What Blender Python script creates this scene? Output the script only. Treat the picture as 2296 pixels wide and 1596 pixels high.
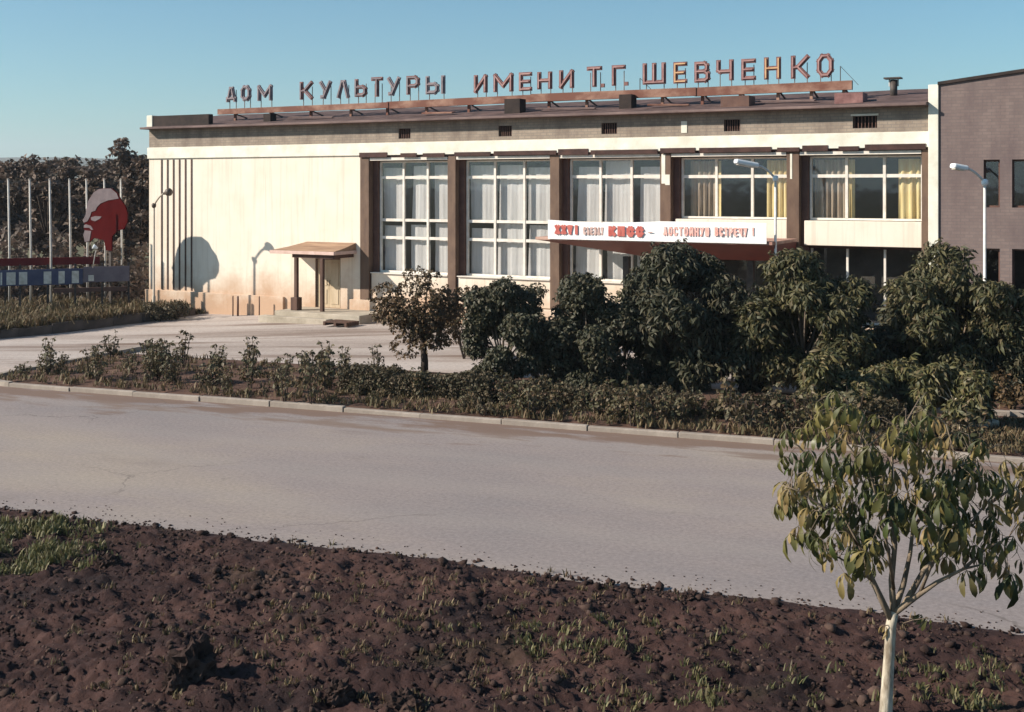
import bpy, math, random
import numpy as np
from mathutils import Vector, Matrix, noise as mn

random.seed(7)
RNG = np.random.default_rng(11)
for o in list(bpy.data.objects):
    bpy.data.objects.remove(o)
scene = bpy.context.scene
C = scene.collection

# ------------------------------------------------------------------ camera, sky, sun, exposure
CAM_H = 5.3
cam_d = bpy.data.cameras.new('camera')
cam_d.sensor_width = 36.0
cam_d.lens = 2700.0 / 2295.0 * 36.0
cam_d.shift_y = -(798.0 - 418.0) / 2295.0
cam_d.clip_start = 0.1
cam_d.clip_end = 12000.0
cam = bpy.data.objects.new('camera', cam_d)
cam.location = (0, 0, CAM_H)
cam.rotation_euler = (math.radians(90), 0, 0)
C.objects.link(cam)
scene.camera = cam

LIGHT = Vector((1.62, 0.255, -0.93)).normalized()       # the way the sunlight travels
SUN_EL = math.asin(-LIGHT.z)
SUN_AZ = math.atan2(-LIGHT.x, -LIGHT.y)
world = bpy.data.worlds.new('World')
scene.world = world
world.use_nodes = True
wn, wl = world.node_tree.nodes, world.node_tree.links
wn.clear()
w_out = wn.new('ShaderNodeOutputWorld')
w_bg = wn.new('ShaderNodeBackground')
w_sky = wn.new('ShaderNodeTexSky')
w_sky.sky_type = 'NISHITA'
w_sky.sun_disc = False
w_sky.sun_elevation = SUN_EL
w_sky.sun_rotation = SUN_AZ
w_sky.altitude = 100
w_sky.air_density = 1.0
w_sky.dust_density = 0.4
w_sky.ozone_density = 3.0
w_bg.inputs['Strength'].default_value = 0.072
w_tint = wn.new('ShaderNodeMix'); w_tint.data_type = 'RGBA'; w_tint.blend_type = 'MULTIPLY'
w_tint.inputs[0].default_value = 1.0
w_tint.inputs[7].default_value = (0.70, 1.0, 1.01, 1.0)     # the faded print's cyan cast, even over the whole dome
wl.new(w_sky.outputs[0], w_tint.inputs[6])
wl.new(w_tint.outputs[2], w_bg.inputs['Color'])
wl.new(w_bg.outputs[0], w_out.inputs['Surface'])

sun_d = bpy.data.lights.new('sun', 'SUN')
sun_d.energy = 5.0
sun_d.angle = math.radians(0.6)
sun_d.color = (1.0, 0.895, 0.775)
sun = bpy.data.objects.new('sun', sun_d)
sun.rotation_euler = LIGHT.to_track_quat('-Z', 'Y').to_euler()
sun.location = (-40, -10, 40)
C.objects.link(sun)

scene.view_settings.view_transform = 'Standard'
scene.view_settings.look = 'None'
scene.view_settings.exposure = 0.70
scene.view_settings.gamma = 1.0

# ------------------------------------------------------------------ helpers
def tag(o, label=None, cat=None, group=None, kind=None):
    if label: o['label'] = label
    if cat: o['category'] = cat
    if group: o['group'] = group
    if kind: o['kind'] = kind
    return o

def empty(name, loc=(0, 0, 0), rz=0.0):
    o = bpy.data.objects.new(name, None)
    o.empty_display_size = 0.3
    o.location = loc
    o.rotation_euler = (0, 0, rz)
    C.objects.link(o)
    return o

def link_mesh(name, me, m=None, parent=None):
    o = bpy.data.objects.new(name, me)
    if m is not None and len(me.materials) == 0:
        me.materials.append(m)
    if parent is not None:
        o.parent = parent
    C.objects.link(o)
    return o

class MB:
    def __init__(self):
        self.v = []; self.f = []
    def add(self, vs, fs):
        b = len(self.v)
        self.v += [tuple(p) for p in vs]
        self.f += [tuple(i + b for i in q) for q in fs]
        return self
    def box(self, x0, x1, y0, y1, z0, z1):
        return self.add([(x0, y0, z0), (x1, y0, z0), (x1, y1, z0), (x0, y1, z0), (x0, y0, z1), (x1, y0, z1), (x1, y1, z1), (x0, y1, z1)],
                        [(0, 3, 2, 1), (4, 5, 6, 7), (0, 1, 5, 4), (1, 2, 6, 5), (2, 3, 7, 6), (3, 0, 4, 7)])
    def bar(self, a, b, w, h, up=(0, 0, 1)):
        a = Vector(a); b = Vector(b); d = (b - a).normalized()
        s = d.cross(Vector(up))
        if s.length < 1e-4: s = d.cross(Vector((0, 1, 0)))
        s.normalize(); t = s.cross(d)
        vs = []
        for p in (a, b):
            for i, j in ((-1, -1), (1, -1), (1, 1), (-1, 1)):
                vs.append(p + s * (i * w / 2) + t * (j * h / 2))
        return self.add(vs, [(0, 1, 2, 3), (7, 6, 5, 4), (0, 4, 5, 1), (1, 5, 6, 2), (2, 6, 7, 3), (3, 7, 4, 0)])
    def tube(self, pts, rad, n=8):
        pts = [Vector(p) for p in pts]
        if not hasattr(rad, '__len__'): rad = [rad] * len(pts)
        rings = []
        ref = Vector((0.31, 0.95, 0.05))
        for i, p in enumerate(pts):
            d = (pts[min(i + 1, len(pts) - 1)] - pts[max(i - 1, 0)]).normalized()
            s = d.cross(ref)
            if s.length < 0.05: s = d.cross(Vector((1, 0, 0)))
            s.normalize(); t = s.cross(d)
            rings.append([p + (s * math.cos(2 * math.pi * k / n) + t * math.sin(2 * math.pi * k / n)) * rad[i] for k in range(n)])
        b = len(self.v)
        for r in rings: self.v += [tuple(q) for q in r]
        for i in range(len(pts) - 1):
            for k in range(n):
                k2 = (k + 1) % n
                self.f.append((b + i * n + k, b + i * n + k2, b + (i + 1) * n + k2, b + (i + 1) * n + k))
        self.f.append(tuple(b + k for k in range(n))[::-1])
        self.f.append(tuple(b + (len(pts) - 1) * n + k for k in range(n)))
        return self
    def prism(self, poly, y0, y1):                       # poly in (x, z), extruded along y
        n = len(poly)
        vs = [(x, y0, z) for x, z in poly] + [(x, y1, z) for x, z in poly]
        fs = [tuple(range(n)), tuple(range(2 * n - 1, n - 1, -1))]
        fs += [(i, i + n, (i + 1) % n + n, (i + 1) % n) for i in range(n)]
        return self.add(vs, fs)
    def slab(self, poly, z0, z1):                        # poly in (x, y), extruded along z
        n = len(poly)
        vs = [(x, y, z0) for x, y in poly] + [(x, y, z1) for x, y in poly]
        fs = [tuple(range(n))[::-1], tuple(range(n, 2 * n))]
        fs += [(i, (i + 1) % n, (i + 1) % n + n, i + n) for i in range(n)]
        return self.add(vs, fs)
    def mesh(self, name, m=None, smooth=False):
        me = bpy.data.meshes.new(name)
        me.from_pydata(self.v, [], self.f)
        if smooth: me.polygons.foreach_set('use_smooth', [True] * len(me.polygons))
        me.validate()
        me.update()
        if m is not None: me.materials.append(m)
        return me
    def build(self, name, m, parent=None, smooth=False, bevel=0.0):
        o = link_mesh(name, self.mesh(name, m, smooth), None, parent)
        if bevel > 0:
            bv = o.modifiers.new('bevel', 'BEVEL'); bv.width = bevel; bv.segments = 2; bv.limit_method = 'ANGLE'
        return o

def np_mesh(name, V, F, m, smooth=False):
    V = np.asarray(V, dtype=np.float32); F = np.asarray(F, dtype=np.int32)
    k = F.shape[1]
    me = bpy.data.meshes.new(name)
    me.vertices.add(len(V)); me.vertices.foreach_set('co', V.ravel())
    me.loops.add(F.size); me.loops.foreach_set('vertex_index', F.ravel())
    me.polygons.add(len(F))
    me.polygons.foreach_set('loop_start', np.arange(0, F.size, k, dtype=np.int32))
    me.polygons.foreach_set('loop_total', np.full(len(F), k, dtype=np.int32))
    if smooth: me.polygons.foreach_set('use_smooth', np.ones(len(F), dtype=bool))
    me.update(calc_edges=True)
    me.materials.append(m)
    return me

def rot_batch(yaw, tilt, roll):
    cy, sy, ct, st, cr, sr = np.cos(yaw), np.sin(yaw), np.cos(tilt), np.sin(tilt), np.cos(roll), np.sin(roll)
    z, o = np.zeros_like(yaw), np.ones_like(yaw)
    Rz = np.stack([np.stack([cy, -sy, z], -1), np.stack([sy, cy, z], -1), np.stack([z, z, o], -1)], -2)
    Rx = np.stack([np.stack([o, z, z], -1), np.stack([z, ct, -st], -1), np.stack([z, st, ct], -1)], -2)
    Ry = np.stack([np.stack([cr, z, sr], -1), np.stack([z, o, z], -1), np.stack([-sr, z, cr], -1)], -2)
    return Rz @ Rx @ Ry

def scatter(tV, tF, P, R, S):
    V = np.einsum('nij,vj->nvi', R, tV) * S[:, None, None] + P[:, None, :]
    F = tF[None, :, :] + (np.arange(len(P)) * len(tV))[:, None, None]
    return V.reshape(-1, 3), F.reshape(-1, tF.shape[1])

# ------------------------------------------------------------------ materials
def new_mat(name):
    m = bpy.data.materials.new(name)
    m.use_nodes = True
    nt = m.node_tree
    return m, nt.nodes, nt.links, nt.nodes['Principled BSDF']

def rgba(c): return (c[0], c[1], c[2], 1.0)

def noise_node(n, l, scale, detail=6, rough=0.6, vec=None):
    t = n.new('ShaderNodeTexNoise')
    t.inputs['Scale'].default_value = scale
    t.inputs['Detail'].default_value = detail
    t.inputs['Roughness'].default_value = rough
    if vec is not None: l.new(vec, t.inputs['Vector'])
    return t

def ramp(n, l, fac, stops):
    r = n.new('ShaderNodeValToRGB')
    el = r.color_ramp.elements
    while len(el) < len(stops): el.new(0.5)
    for e, (p, c) in zip(el, stops):
        e.position = p; e.color = rgba(c)
    l.new(fac, r.inputs['Fac'])
    return r

def mixrgb(n, l, fac, a, b, mode='MIX'):
    x = n.new('ShaderNodeMix'); x.data_type = 'RGBA'; x.blend_type = mode
    if hasattr(fac, 'links'): l.new(fac, x.inputs[0])
    else: x.inputs[0].default_value = fac
    for sock, v in ((x.inputs[6], a), (x.inputs[7], b)):
        if hasattr(v, 'links'): l.new(v, sock)
        else: sock.default_value = rgba(v)
    return x.outputs[2]

def coords(n, l, stretch=None):
    tc = n.new('ShaderNodeTexCoord')
    if stretch is None: return tc.outputs['Object']
    mp = n.new('ShaderNodeMapping')
    mp.inputs['Scale'].default_value = stretch
    l.new(tc.outputs['Object'], mp.inputs['Vector'])
    return mp.outputs['Vector']

def bump(n, l, b, height, strength=0.3, dist=0.02):
    k = n.new('ShaderNodeBump')
    k.inputs['Strength'].default_value = strength
    k.inputs['Distance'].default_value = dist
    l.new(height, k.inputs['Height'])
    l.new(k.outputs['Normal'], b.inputs['Normal'])

def mat_plain(name, c1, c2, scale=2.0, rough=0.8, bscale=None, bstr=0.25, bdist=0.01, stretch=None, lo=0.35, hi=0.68, metallic=0.0):
    m, n, l, b = new_mat(name)
    v = coords(n, l, stretch)
    t = noise_node(n, l, scale, 8, 0.65, v)
    r = ramp(n, l, t.outputs['Fac'], [(lo, c1), (hi, c2)])
    l.new(r.outputs['Color'], b.inputs['Base Color'])
    b.inputs['Roughness'].default_value = rough
    b.inputs['Metallic'].default_value = metallic
    b.inputs['Specular IOR Level'].default_value = 0.3
    if bscale:
        t2 = noise_node(n, l, bscale, 6, 0.6, v)
        bump(n, l, b, t2.outputs['Fac'], bstr, bdist)
    return m

def mat_leaf(name, cols, island=True, trans=0.25, rough=0.5):
    m, n, l, b = new_mat(name)
    if island:
        g = n.new('ShaderNodeNewGeometry'); fac = g.outputs['Random Per Island']
    else:
        g = n.new('ShaderNodeObjectInfo'); fac = g.outputs['Random']
    k = len(cols)
    r = ramp(n, l, fac, [(i / max(1, k - 1), c) for i, c in enumerate(cols)])
    t = noise_node(n, l, 9.0, 3, 0.5, coords(n, l))
    mul = ramp(n, l, t.outputs['Fac'], [(0.3, (0.75, 0.75, 0.75)), (0.7, (1.15, 1.15, 1.15))])
    col = mixrgb(n, l, 1.0, r.outputs['Color'], mul.outputs['Color'], 'MULTIPLY')
    l.new(col, b.inputs['Base Color'])
    b.inputs['Roughness'].default_value = rough
    b.inputs['Specular IOR Level'].default_value = 0.35
    tr = n.new('ShaderNodeBsdfTranslucent')
    l.new(col, tr.inputs['Color'])
    mx = n.new('ShaderNodeMixShader'); mx.inputs[0].default_value = trans
    l.new(b.outputs[0], mx.inputs[1]); l.new(tr.outputs[0], mx.inputs[2])
    l.new(mx.outputs[0], n['Material Output'].inputs['Surface'])
    return m

def mat_brick(name, c1, c2, mortar, dirt):
    m, n, l, b = new_mat(name)
    tc = n.new('ShaderNodeTexCoord')
    sp = n.new('ShaderNodeSeparateXYZ'); l.new(tc.outputs['Object'], sp.inputs[0])
    cb = n.new('ShaderNodeCombineXYZ'); l.new(sp.outputs['X'], cb.inputs['X']); l.new(sp.outputs['Z'], cb.inputs['Y'])
    br = n.new('ShaderNodeTexBrick')
    l.new(cb.outputs[0], br.inputs['Vector'])
    br.inputs['Color1'].default_value = rgba(c1); br.inputs['Color2'].default_value = rgba(c2); br.inputs['Mortar'].default_value = rgba(mortar)
    br.inputs['Scale'].default_value = 1.0
    br.inputs['Brick Width'].default_value = 0.26; br.inputs['Row Height'].default_value = 0.1; br.inputs['Mortar Size'].default_value = 0.012
    mp = n.new('ShaderNodeMapping'); mp.inputs['Scale'].default_value = (1.0, 1.0, 0.35)
    l.new(tc.outputs['Object'], mp.inputs['Vector'])
    t = noise_node(n, l, 1.3, 8, 0.7, mp.outputs['Vector'])
    r = ramp(n, l, t.outputs['Fac'], [(0.42, (0, 0, 0)), (0.68, (0.85, 0.85, 0.85))])
    col = mixrgb(n, l, r.outputs['Color'], br.outputs['Color'], dirt)
    l.new(col, b.inputs['Base Color'])
    b.inputs['Roughness'].default_value = 0.95
    bump(n, l, b, br.outputs['Fac'], -0.4, 0.01)
    return m

def mat_stucco():
    m, n, l, b = new_mat('cream_stucco')
    v = coords(n, l)
    t = noise_node(n, l, 0.7, 8, 0.65, v)
    base = ramp(n, l, t.outputs['Fac'], [(0.3, (0.70, 0.615, 0.50)), (0.5, (0.745, 0.67, 0.56)), (0.75, (0.775, 0.71, 0.61))])
    vs = coords(n, l, (4.0, 4.0, 0.16))
    t2 = noise_node(n, l, 1.6, 6, 0.6, vs)
    st = ramp(n, l, t2.outputs['Fac'], [(0.50, (0, 0, 0)), (0.74, (0.36, 0.36, 0.36))])
    col = mixrgb(n, l, st.outputs['Color'], base.outputs['Color'], (0.42, 0.33, 0.24))
    # splash dirt near the foot, with an uneven upper rim
    tc = n.new('ShaderNodeTexCoord'); sp = n.new('ShaderNodeSeparateXYZ'); l.new(tc.outputs['Object'], sp.inputs[0])
    t3 = noise_node(n, l, 0.55, 6, 0.7, v)
    ad = n.new('ShaderNodeMath'); ad.operation = 'MULTIPLY_ADD'; l.new(t3.outputs['Fac'], ad.inputs[0]); ad.inputs[1].default_value = -3.6; l.new(sp.outputs['Z'], ad.inputs[2])
    mr = n.new('ShaderNodeMapRange'); l.new(ad.outputs[0], mr.inputs[0])
    mr.inputs[1].default_value = -1.5; mr.inputs[2].default_value = 0.1; mr.inputs[3].default_value = 0.85; mr.inputs[4].default_value = 0.0
    col = mixrgb(n, l, mr.outputs[0], col, (0.43, 0.26, 0.155))
    l.new(col, b.inputs['Base Color'])
    b.inputs['Roughness'].default_value = 0.92
    t4 = noise_node(n, l, 14.0, 6, 0.7, v)
    bump(n, l, b, t4.outputs['Fac'], 0.35, 0.012)
    return m

def mat_ground(name, cols, scale, fine, stretch=None, bstr=0.4, bdist=0.02, spots=None):
    m, n, l, b = new_mat(name)
    v = coords(n, l, stretch)
    t = noise_node(n, l, scale, 10, 0.62, v)
    base = ramp(n, l, t.outputs['Fac'], [(0.3 + 0.4 * i / (len(cols) - 1), c) for i, c in enumerate(cols)])
    f = noise_node(n, l, fine, 8, 0.75, coords(n, l))
    fr = ramp(n, l, f.outputs['Fac'], [(0.3, (0.72, 0.72, 0.72)), (0.7, (1.22, 1.22, 1.22))])
    col = mixrgb(n, l, 1.0, base.outputs['Color'], fr.outputs['Color'], 'MULTIPLY')
    if spots:
        s = noise_node(n, l, spots[0], 5, 0.6, v)
        sr = ramp(n, l, s.outputs['Fac'], [(spots[1], (0, 0, 0)), (spots[1] + 0.14, (spots[3],) * 3)])
        col = mixrgb(n, l, sr.outputs['Color'], col, spots[2])
    l.new(col, b.inputs['Base Color'])
    b.inputs['Roughness'].default_value = 0.95
    b.inputs['Specular IOR Level'].default_value = 0.2
    bump(n, l, b, f.outputs['Fac'], bstr, bdist)
    return m

def mat_glass(name):
    m, n, l, b = new_mat(name)
    tr = n.new('ShaderNodeBsdfTransparent'); tr.inputs[0].default_value = (0.95, 0.96, 0.96, 1)
    gl = n.new('ShaderNodeBsdfGlossy'); gl.inputs['Roughness'].default_value = 0.03; gl.inputs['Color'].default_value = (0.8, 0.85, 0.9, 1)
    t = noise_node(n, l, 1.2, 2, 0.5, coords(n, l))
    k = n.new('ShaderNodeBump'); k.inputs['Strength'].default_value = 0.06; k.inputs['Distance'].default_value = 0.05
    l.new(t.outputs['Fac'], k.inputs['Height']); l.new(k.outputs[0], gl.inputs['Normal'])
    mx = n.new('ShaderNodeMixShader'); mx.inputs[0].default_value = 0.06
    l.new(tr.outputs[0], mx.inputs[1]); l.new(gl.outputs[0], mx.inputs[2])
    l.new(mx.outputs[0], n['Material Output'].inputs['Surface'])
    return m

def mat_cloth(name, c1, c2):
    m, n, l, b = new_mat(name)
    v = coords(n, l, (5.0, 5.0, 0.4))
    t = noise_node(n, l, 2.0, 4, 0.5, v)
    r = ramp(n, l, t.outputs['Fac'], [(0.3, c1), (0.7, c2)])
    l.new(r.outputs['Color'], b.inputs['Base Color'])
    b.inputs['Roughness'].default_value = 0.95
    return m

M = {}
M['stucco'] = mat_stucco()
M['band'] = mat_plain('pale_band', (0.62, 0.60, 0.50), (0.80, 0.79, 0.70), 1.4, 0.85, 18, 0.2)
M['brick'] = mat_brick('grey_brick', (0.27, 0.222, 0.175), (0.34, 0.28, 0.22), (0.23, 0.20, 0.17), (0.15, 0.115, 0.095))
M['brick_wing'] = mat_brick('mauve_brick', (0.165, 0.125, 0.115), (0.20, 0.15, 0.135), (0.15, 0.12, 0.115), (0.115, 0.085, 0.085))
M['pier'] = mat_plain('brown_tile', (0.10, 0.062, 0.045), (0.17, 0.11, 0.075), 3.0, 0.7, 20, 0.2, stretch=(1, 1, 0.4))
M['darkboard'] = mat_plain('dark_board', (0.035, 0.018, 0.016), (0.08, 0.04, 0.032), 3.0, 0.8, 12, 0.3)
M['frame'] = mat_plain('white_frame', (0.60, 0.55, 0.48), (0.78, 0.74, 0.67), 3.0, 0.6, 30, 0.15)
M['frame_brown'] = mat_plain('brown_frame', (0.09, 0.045, 0.035), (0.14, 0.075, 0.055), 3.0, 0.6)
M['roof'] = mat_plain('roof_felt', (0.055, 0.035, 0.032), (0.14, 0.09, 0.08), 1.5, 0.9, 10, 0.5, 0.02)
M['roof_edge'] = mat_plain('roof_edge', (0.10, 0.068, 0.064), (0.22, 0.155, 0.14), 1.5, 0.8, 14, 0.3, stretch=(0.5, 1, 1))
M['coping'] = mat_plain('coping', (0.02, 0.016, 0.015), (0.05, 0.035, 0.03), 2.0, 0.9)
M['sign_rail'] = mat_plain('sign_rail', (0.16, 0.07, 0.05), (0.42, 0.27, 0.20), 0.9, 0.85, 12, 0.3, stretch=(0.6, 1, 1), lo=0.45, hi=0.7)
M['letter_red'] = mat_plain('letter_red', (0.12, 0.052, 0.05), (0.31, 0.165, 0.15), 2.5, 0.7, lo=0.35, hi=0.75)
M['letter_grey'] = mat_plain('letter_grey', (0.14, 0.12, 0.135), (0.27, 0.22, 0.23), 2.5, 0.7)
M['tube_pale'] = mat_plain('tube_pale', (0.24, 0.12, 0.115), (0.42, 0.26, 0.24), 3.0, 0.6)
M['tube_gold'] = mat_plain('tube_gold', (0.45, 0.24, 0.12), (0.62, 0.40, 0.22), 3.0, 0.6)
M['letter_back'] = mat_plain('letter_back', (0.10, 0.07, 0.06), (0.2, 0.14, 0.11), 2.5, 0.8)
M['steel'] = mat_plain('dark_steel', (0.03, 0.027, 0.025), (0.09, 0.07, 0.06), 4.0, 0.6)
M['stripe'] = mat_plain('stripe', (0.05, 0.025, 0.02), (0.10, 0.06, 0.045), 4.0, 0.7)
M['void'] = mat_plain('vent_void', (0.008, 0.007, 0.007), (0.02, 0.016, 0.015), 2.0, 1.0)
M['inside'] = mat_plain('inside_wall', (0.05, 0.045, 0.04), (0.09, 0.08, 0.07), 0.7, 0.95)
M['curtain'] = mat_cloth('grey_curtain', (0.50, 0.475, 0.46), (0.62, 0.595, 0.58))
M['curtain_cream'] = mat_cloth('cream_curtain', (0.55, 0.38, 0.15), (0.82, 0.68, 0.36))
M['curtain_brown'] = mat_cloth('brown_curtain', (0.20, 0.14, 0.10), (0.42, 0.33, 0.24))
M['glass'] = mat_glass('window_glass')
M['canopy_red'] = mat_plain('canopy_red', (0.10, 0.018, 0.016), (0.17, 0.038, 0.03), 1.5, 0.6, lo=0.3, hi=0.8)
M['canopy_lip'] = mat_plain('canopy_lip', (0.28, 0.13, 0.10), (0.50, 0.33, 0.26), 1.2, 0.7)
M['banner'] = mat_plain('banner_cloth', (0.78, 0.78, 0.76), (0.86, 0.87, 0.88), 1.0, 0.9, 4, 0.3, 0.03)
M['banner_red'] = mat_plain('banner_red', (0.40, 0.085, 0.07), (0.54, 0.17, 0.14), 4.0, 0.8)
M['banner_pink'] = mat_plain('banner_pink', (0.72, 0.36, 0.30), (0.80, 0.50, 0.45), 6.0, 0.8)
M['banner_grey'] = mat_plain('banner_grey', (0.42, 0.26, 0.22), (0.58, 0.44, 0.40), 6.0, 0.8)
M['porch_roof'] = mat_plain('porch_roof', (0.20, 0.12, 0.075), (0.40, 0.26, 0.17), 1.6, 0.85, 10, 0.4, stretch=(0.4, 2, 2))
M['porch_lip'] = mat_plain('porch_lip', (0.50, 0.34, 0.28), (0.68, 0.52, 0.46), 2.0, 0.8)
M['wood_dark'] = mat_plain('dark_wood', (0.055, 0.028, 0.02), (0.11, 0.06, 0.042), 4.0, 0.7, stretch=(1, 1, 0.2))
M['door'] = mat_plain('cream_door', (0.40, 0.31, 0.20), (0.54, 0.44, 0.31), 3.0, 0.6, stretch=(1, 1, 0.25))
M['concrete'] = mat_plain('concrete', (0.30, 0.26, 0.20), (0.48, 0.42, 0.34), 1.6, 0.92, 12, 0.4, 0.02)
M['kerb'] = mat_plain('kerb_concrete', (0.22, 0.185, 0.155), (0.38, 0.33, 0.28), 0.9, 0.92, 16, 0.4, 0.02)
M['kerb_shade'] = mat_plain('shaded_kerb', (0.05, 0.042, 0.038), (0.11, 0.092, 0.082), 1.3, 0.95, 10, 0.4, 0.02)  # darkened concrete: carries the shade on the lawn kerb's front in its colour
M['lamp'] = mat_plain('lamp_paint', (0.50, 0.49, 0.46), (0.68, 0.67, 0.64), 3.0, 0.45)
M['lamp_shell'] = mat_plain('lamp_shell', (0.70, 0.74, 0.76), (0.82, 0.85, 0.86), 3.0, 0.35)
M['lamp_dark'] = mat_plain('lamp_dark', (0.06, 0.045, 0.035), (0.13, 0.10, 0.08), 3.0, 0.5)
M['lamp_pole_old'] = mat_plain('lamp_pole_old', (0.38, 0.32, 0.25), (0.5, 0.44, 0.36), 3.0, 0.6)
M['flagpole'] = mat_plain('flagpole_paint', (0.38, 0.36, 0.33), (0.58, 0.56, 0.52), 3.0, 0.6)
M['head_red'] = mat_plain('panel_red', (0.045, 0.0025, 0.003), (0.07, 0.006, 0.006), 1.5, 0.95)
M['head_pale'] = mat_plain('panel_pale', (0.13, 0.108, 0.113), (0.20, 0.165, 0.172), 2.0, 0.95)
for k_ in ('head_red', 'head_pale'): M[k_].node_tree.nodes['Principled BSDF'].inputs['Specular IOR Level'].default_value = 0.05
M['board_red'] = mat_plain('board_red', (0.12, 0.010, 0.012), (0.18, 0.022, 0.02), 1.5, 0.85)
M['board_blue'] = mat_plain('board_blue', (0.045, 0.055, 0.11), (0.09, 0.10, 0.16), 1.5, 0.7)
M['board_grey'] = mat_plain('board_grey', (0.13, 0.11, 0.13), (0.2, 0.17, 0.19), 1.5, 0.7)
M['sheet'] = mat_plain('paper_sheet', (0.48, 0.45, 0.38), (0.72, 0.70, 0.64), 5.0, 0.9)
M['bark_pale'] = mat_plain('pale_bark', (0.20, 0.16, 0.115), (0.58, 0.52, 0.41), 7.0, 0.9, 30, 0.6, 0.012, stretch=(1, 1, 0.3), lo=0.38, hi=0.58)
M['bark'] = mat_plain('grey_bark', (0.10, 0.075, 0.055), (0.22, 0.17, 0.13), 6.0, 0.95, 30, 0.6, 0.02, stretch=(1, 1, 0.3))
M['bark_limb'] = mat_plain('limb_bark', (0.12, 0.09, 0.065), (0.30, 0.24, 0.17), 6.0, 0.9, 30, 0.5, 0.01, stretch=(1, 1, 0.4))
M['bark_dark'] = mat_plain('dark_bark', (0.03, 0.022, 0.018), (0.07, 0.052, 0.04), 6.0, 0.95)
M['whitewash'] = mat_plain('limewash', (0.45, 0.43, 0.38), (0.70, 0.68, 0.62), 5.0, 0.9)
M['leaf_fg'] = mat_leaf('chestnut_leaf', [(0.028, 0.040, 0.014), (0.085, 0.090, 0.027), (0.18, 0.155, 0.05), (0.26, 0.18, 0.075), (0.050, 0.062, 0.02), (0.14, 0.13, 0.042)], False, 0.25, 0.55)
M['leaf_mid'] = mat_leaf('row_leaf', [(0.040, 0.045, 0.018), (0.085, 0.085, 0.030), (0.15, 0.125, 0.048), (0.065, 0.070, 0.028), (0.17, 0.125, 0.065)], True, 0.15, 0.55)
M['leaf_young'] = M['leaf_mid']
M['leaf_mid'] = mat_leaf('dome_leaf', [(0.026, 0.031, 0.014), (0.060, 0.062, 0.024), (0.115, 0.098, 0.040), (0.045, 0.050, 0.021), (0.13, 0.098, 0.052)], True, 0.15, 0.6)
M['leaf_dark'] = mat_leaf('dark_leaf', [(0.024, 0.029, 0.016), (0.048, 0.050, 0.025), (0.085, 0.072, 0.042)], True, 0.12, 0.6)
M['leaf_red'] = mat_leaf('autumn_leaf', [(0.075, 0.05, 0.022), (0.13, 0.078, 0.034), (0.05, 0.045, 0.02), (0.17, 0.10, 0.055)], True, 0.2, 0.6)
M['leaf_far'] = mat_leaf('far_leaf', [(0.07, 0.053, 0.042), (0.135, 0.10, 0.078), (0.19, 0.135, 0.105), (0.06, 0.055, 0.04)], True, 0.2, 0.7)
M['leaf_hedge'] = mat_leaf('hedge_leaf', [(0.045, 0.042, 0.022), (0.085, 0.07, 0.036), (0.12, 0.085, 0.05), (0.05, 0.052, 0.026)], True, 0.12, 0.65)
M['leaf_bed'] = mat_leaf('bed_leaf', [(0.05, 0.055, 0.024), (0.09, 0.08, 0.036), (0.15, 0.095, 0.05), (0.075, 0.075, 0.034), (0.21, 0.16, 0.11)], True, 0.2, 0.6)
M['weed'] = mat_leaf('weed_leaf', [(0.055, 0.068, 0.024), (0.11, 0.11, 0.042), (0.21, 0.19, 0.085), (0.085, 0.068, 0.034)], True, 0.25, 0.6)
M['dryweed'] = mat_leaf('dry_weed', [(0.10, 0.065, 0.035), (0.17, 0.115, 0.062), (0.08, 0.075, 0.032), (0.24, 0.18, 0.10)], True, 0.2, 0.7)
M['soil'] = mat_ground('dark_soil', [(0.016, 0.0095, 0.010), (0.046, 0.024, 0.021), (0.092, 0.049, 0.039)], 0.6, 7.0, bstr=0.8, bdist=0.04, spots=(0.35, 0.55, (0.05, 0.045, 0.022), 0.5))
M['clod'] = mat_ground('clod', [(0.018, 0.011, 0.010), (0.046, 0.028, 0.023), (0.11, 0.07, 0.055)], 1.3, 9.0, bstr=0.8, bdist=0.03)
M['bed_soil'] = mat_ground('bed_soil', [(0.06, 0.034, 0.024), (0.105, 0.06, 0.044), (0.15, 0.092, 0.068)], 0.7, 6.0, bstr=0.8, bdist=0.04)
M['lawn'] = mat_ground('lawn', [(0.04, 0.032, 0.016), (0.075, 0.055, 0.03), (0.11, 0.085, 0.045)], 0.5, 5.0)
M['plain'] = mat_ground('plain', [(0.07, 0.075, 0.045), (0.12, 0.11, 0.06), (0.16, 0.13, 0.08)], 0.01, 0.3)
M['road'] = mat_ground('road', [(0.200, 0.182, 0.182), (0.255, 0.218, 0.205), (0.325, 0.275, 0.222)], 0.18, 14.0, stretch=(0.5, 1.0, 1.0), bstr=0.35, bdist=0.006, spots=(0.5, 0.60, (0.16, 0.13, 0.11), 0.35))
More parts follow.
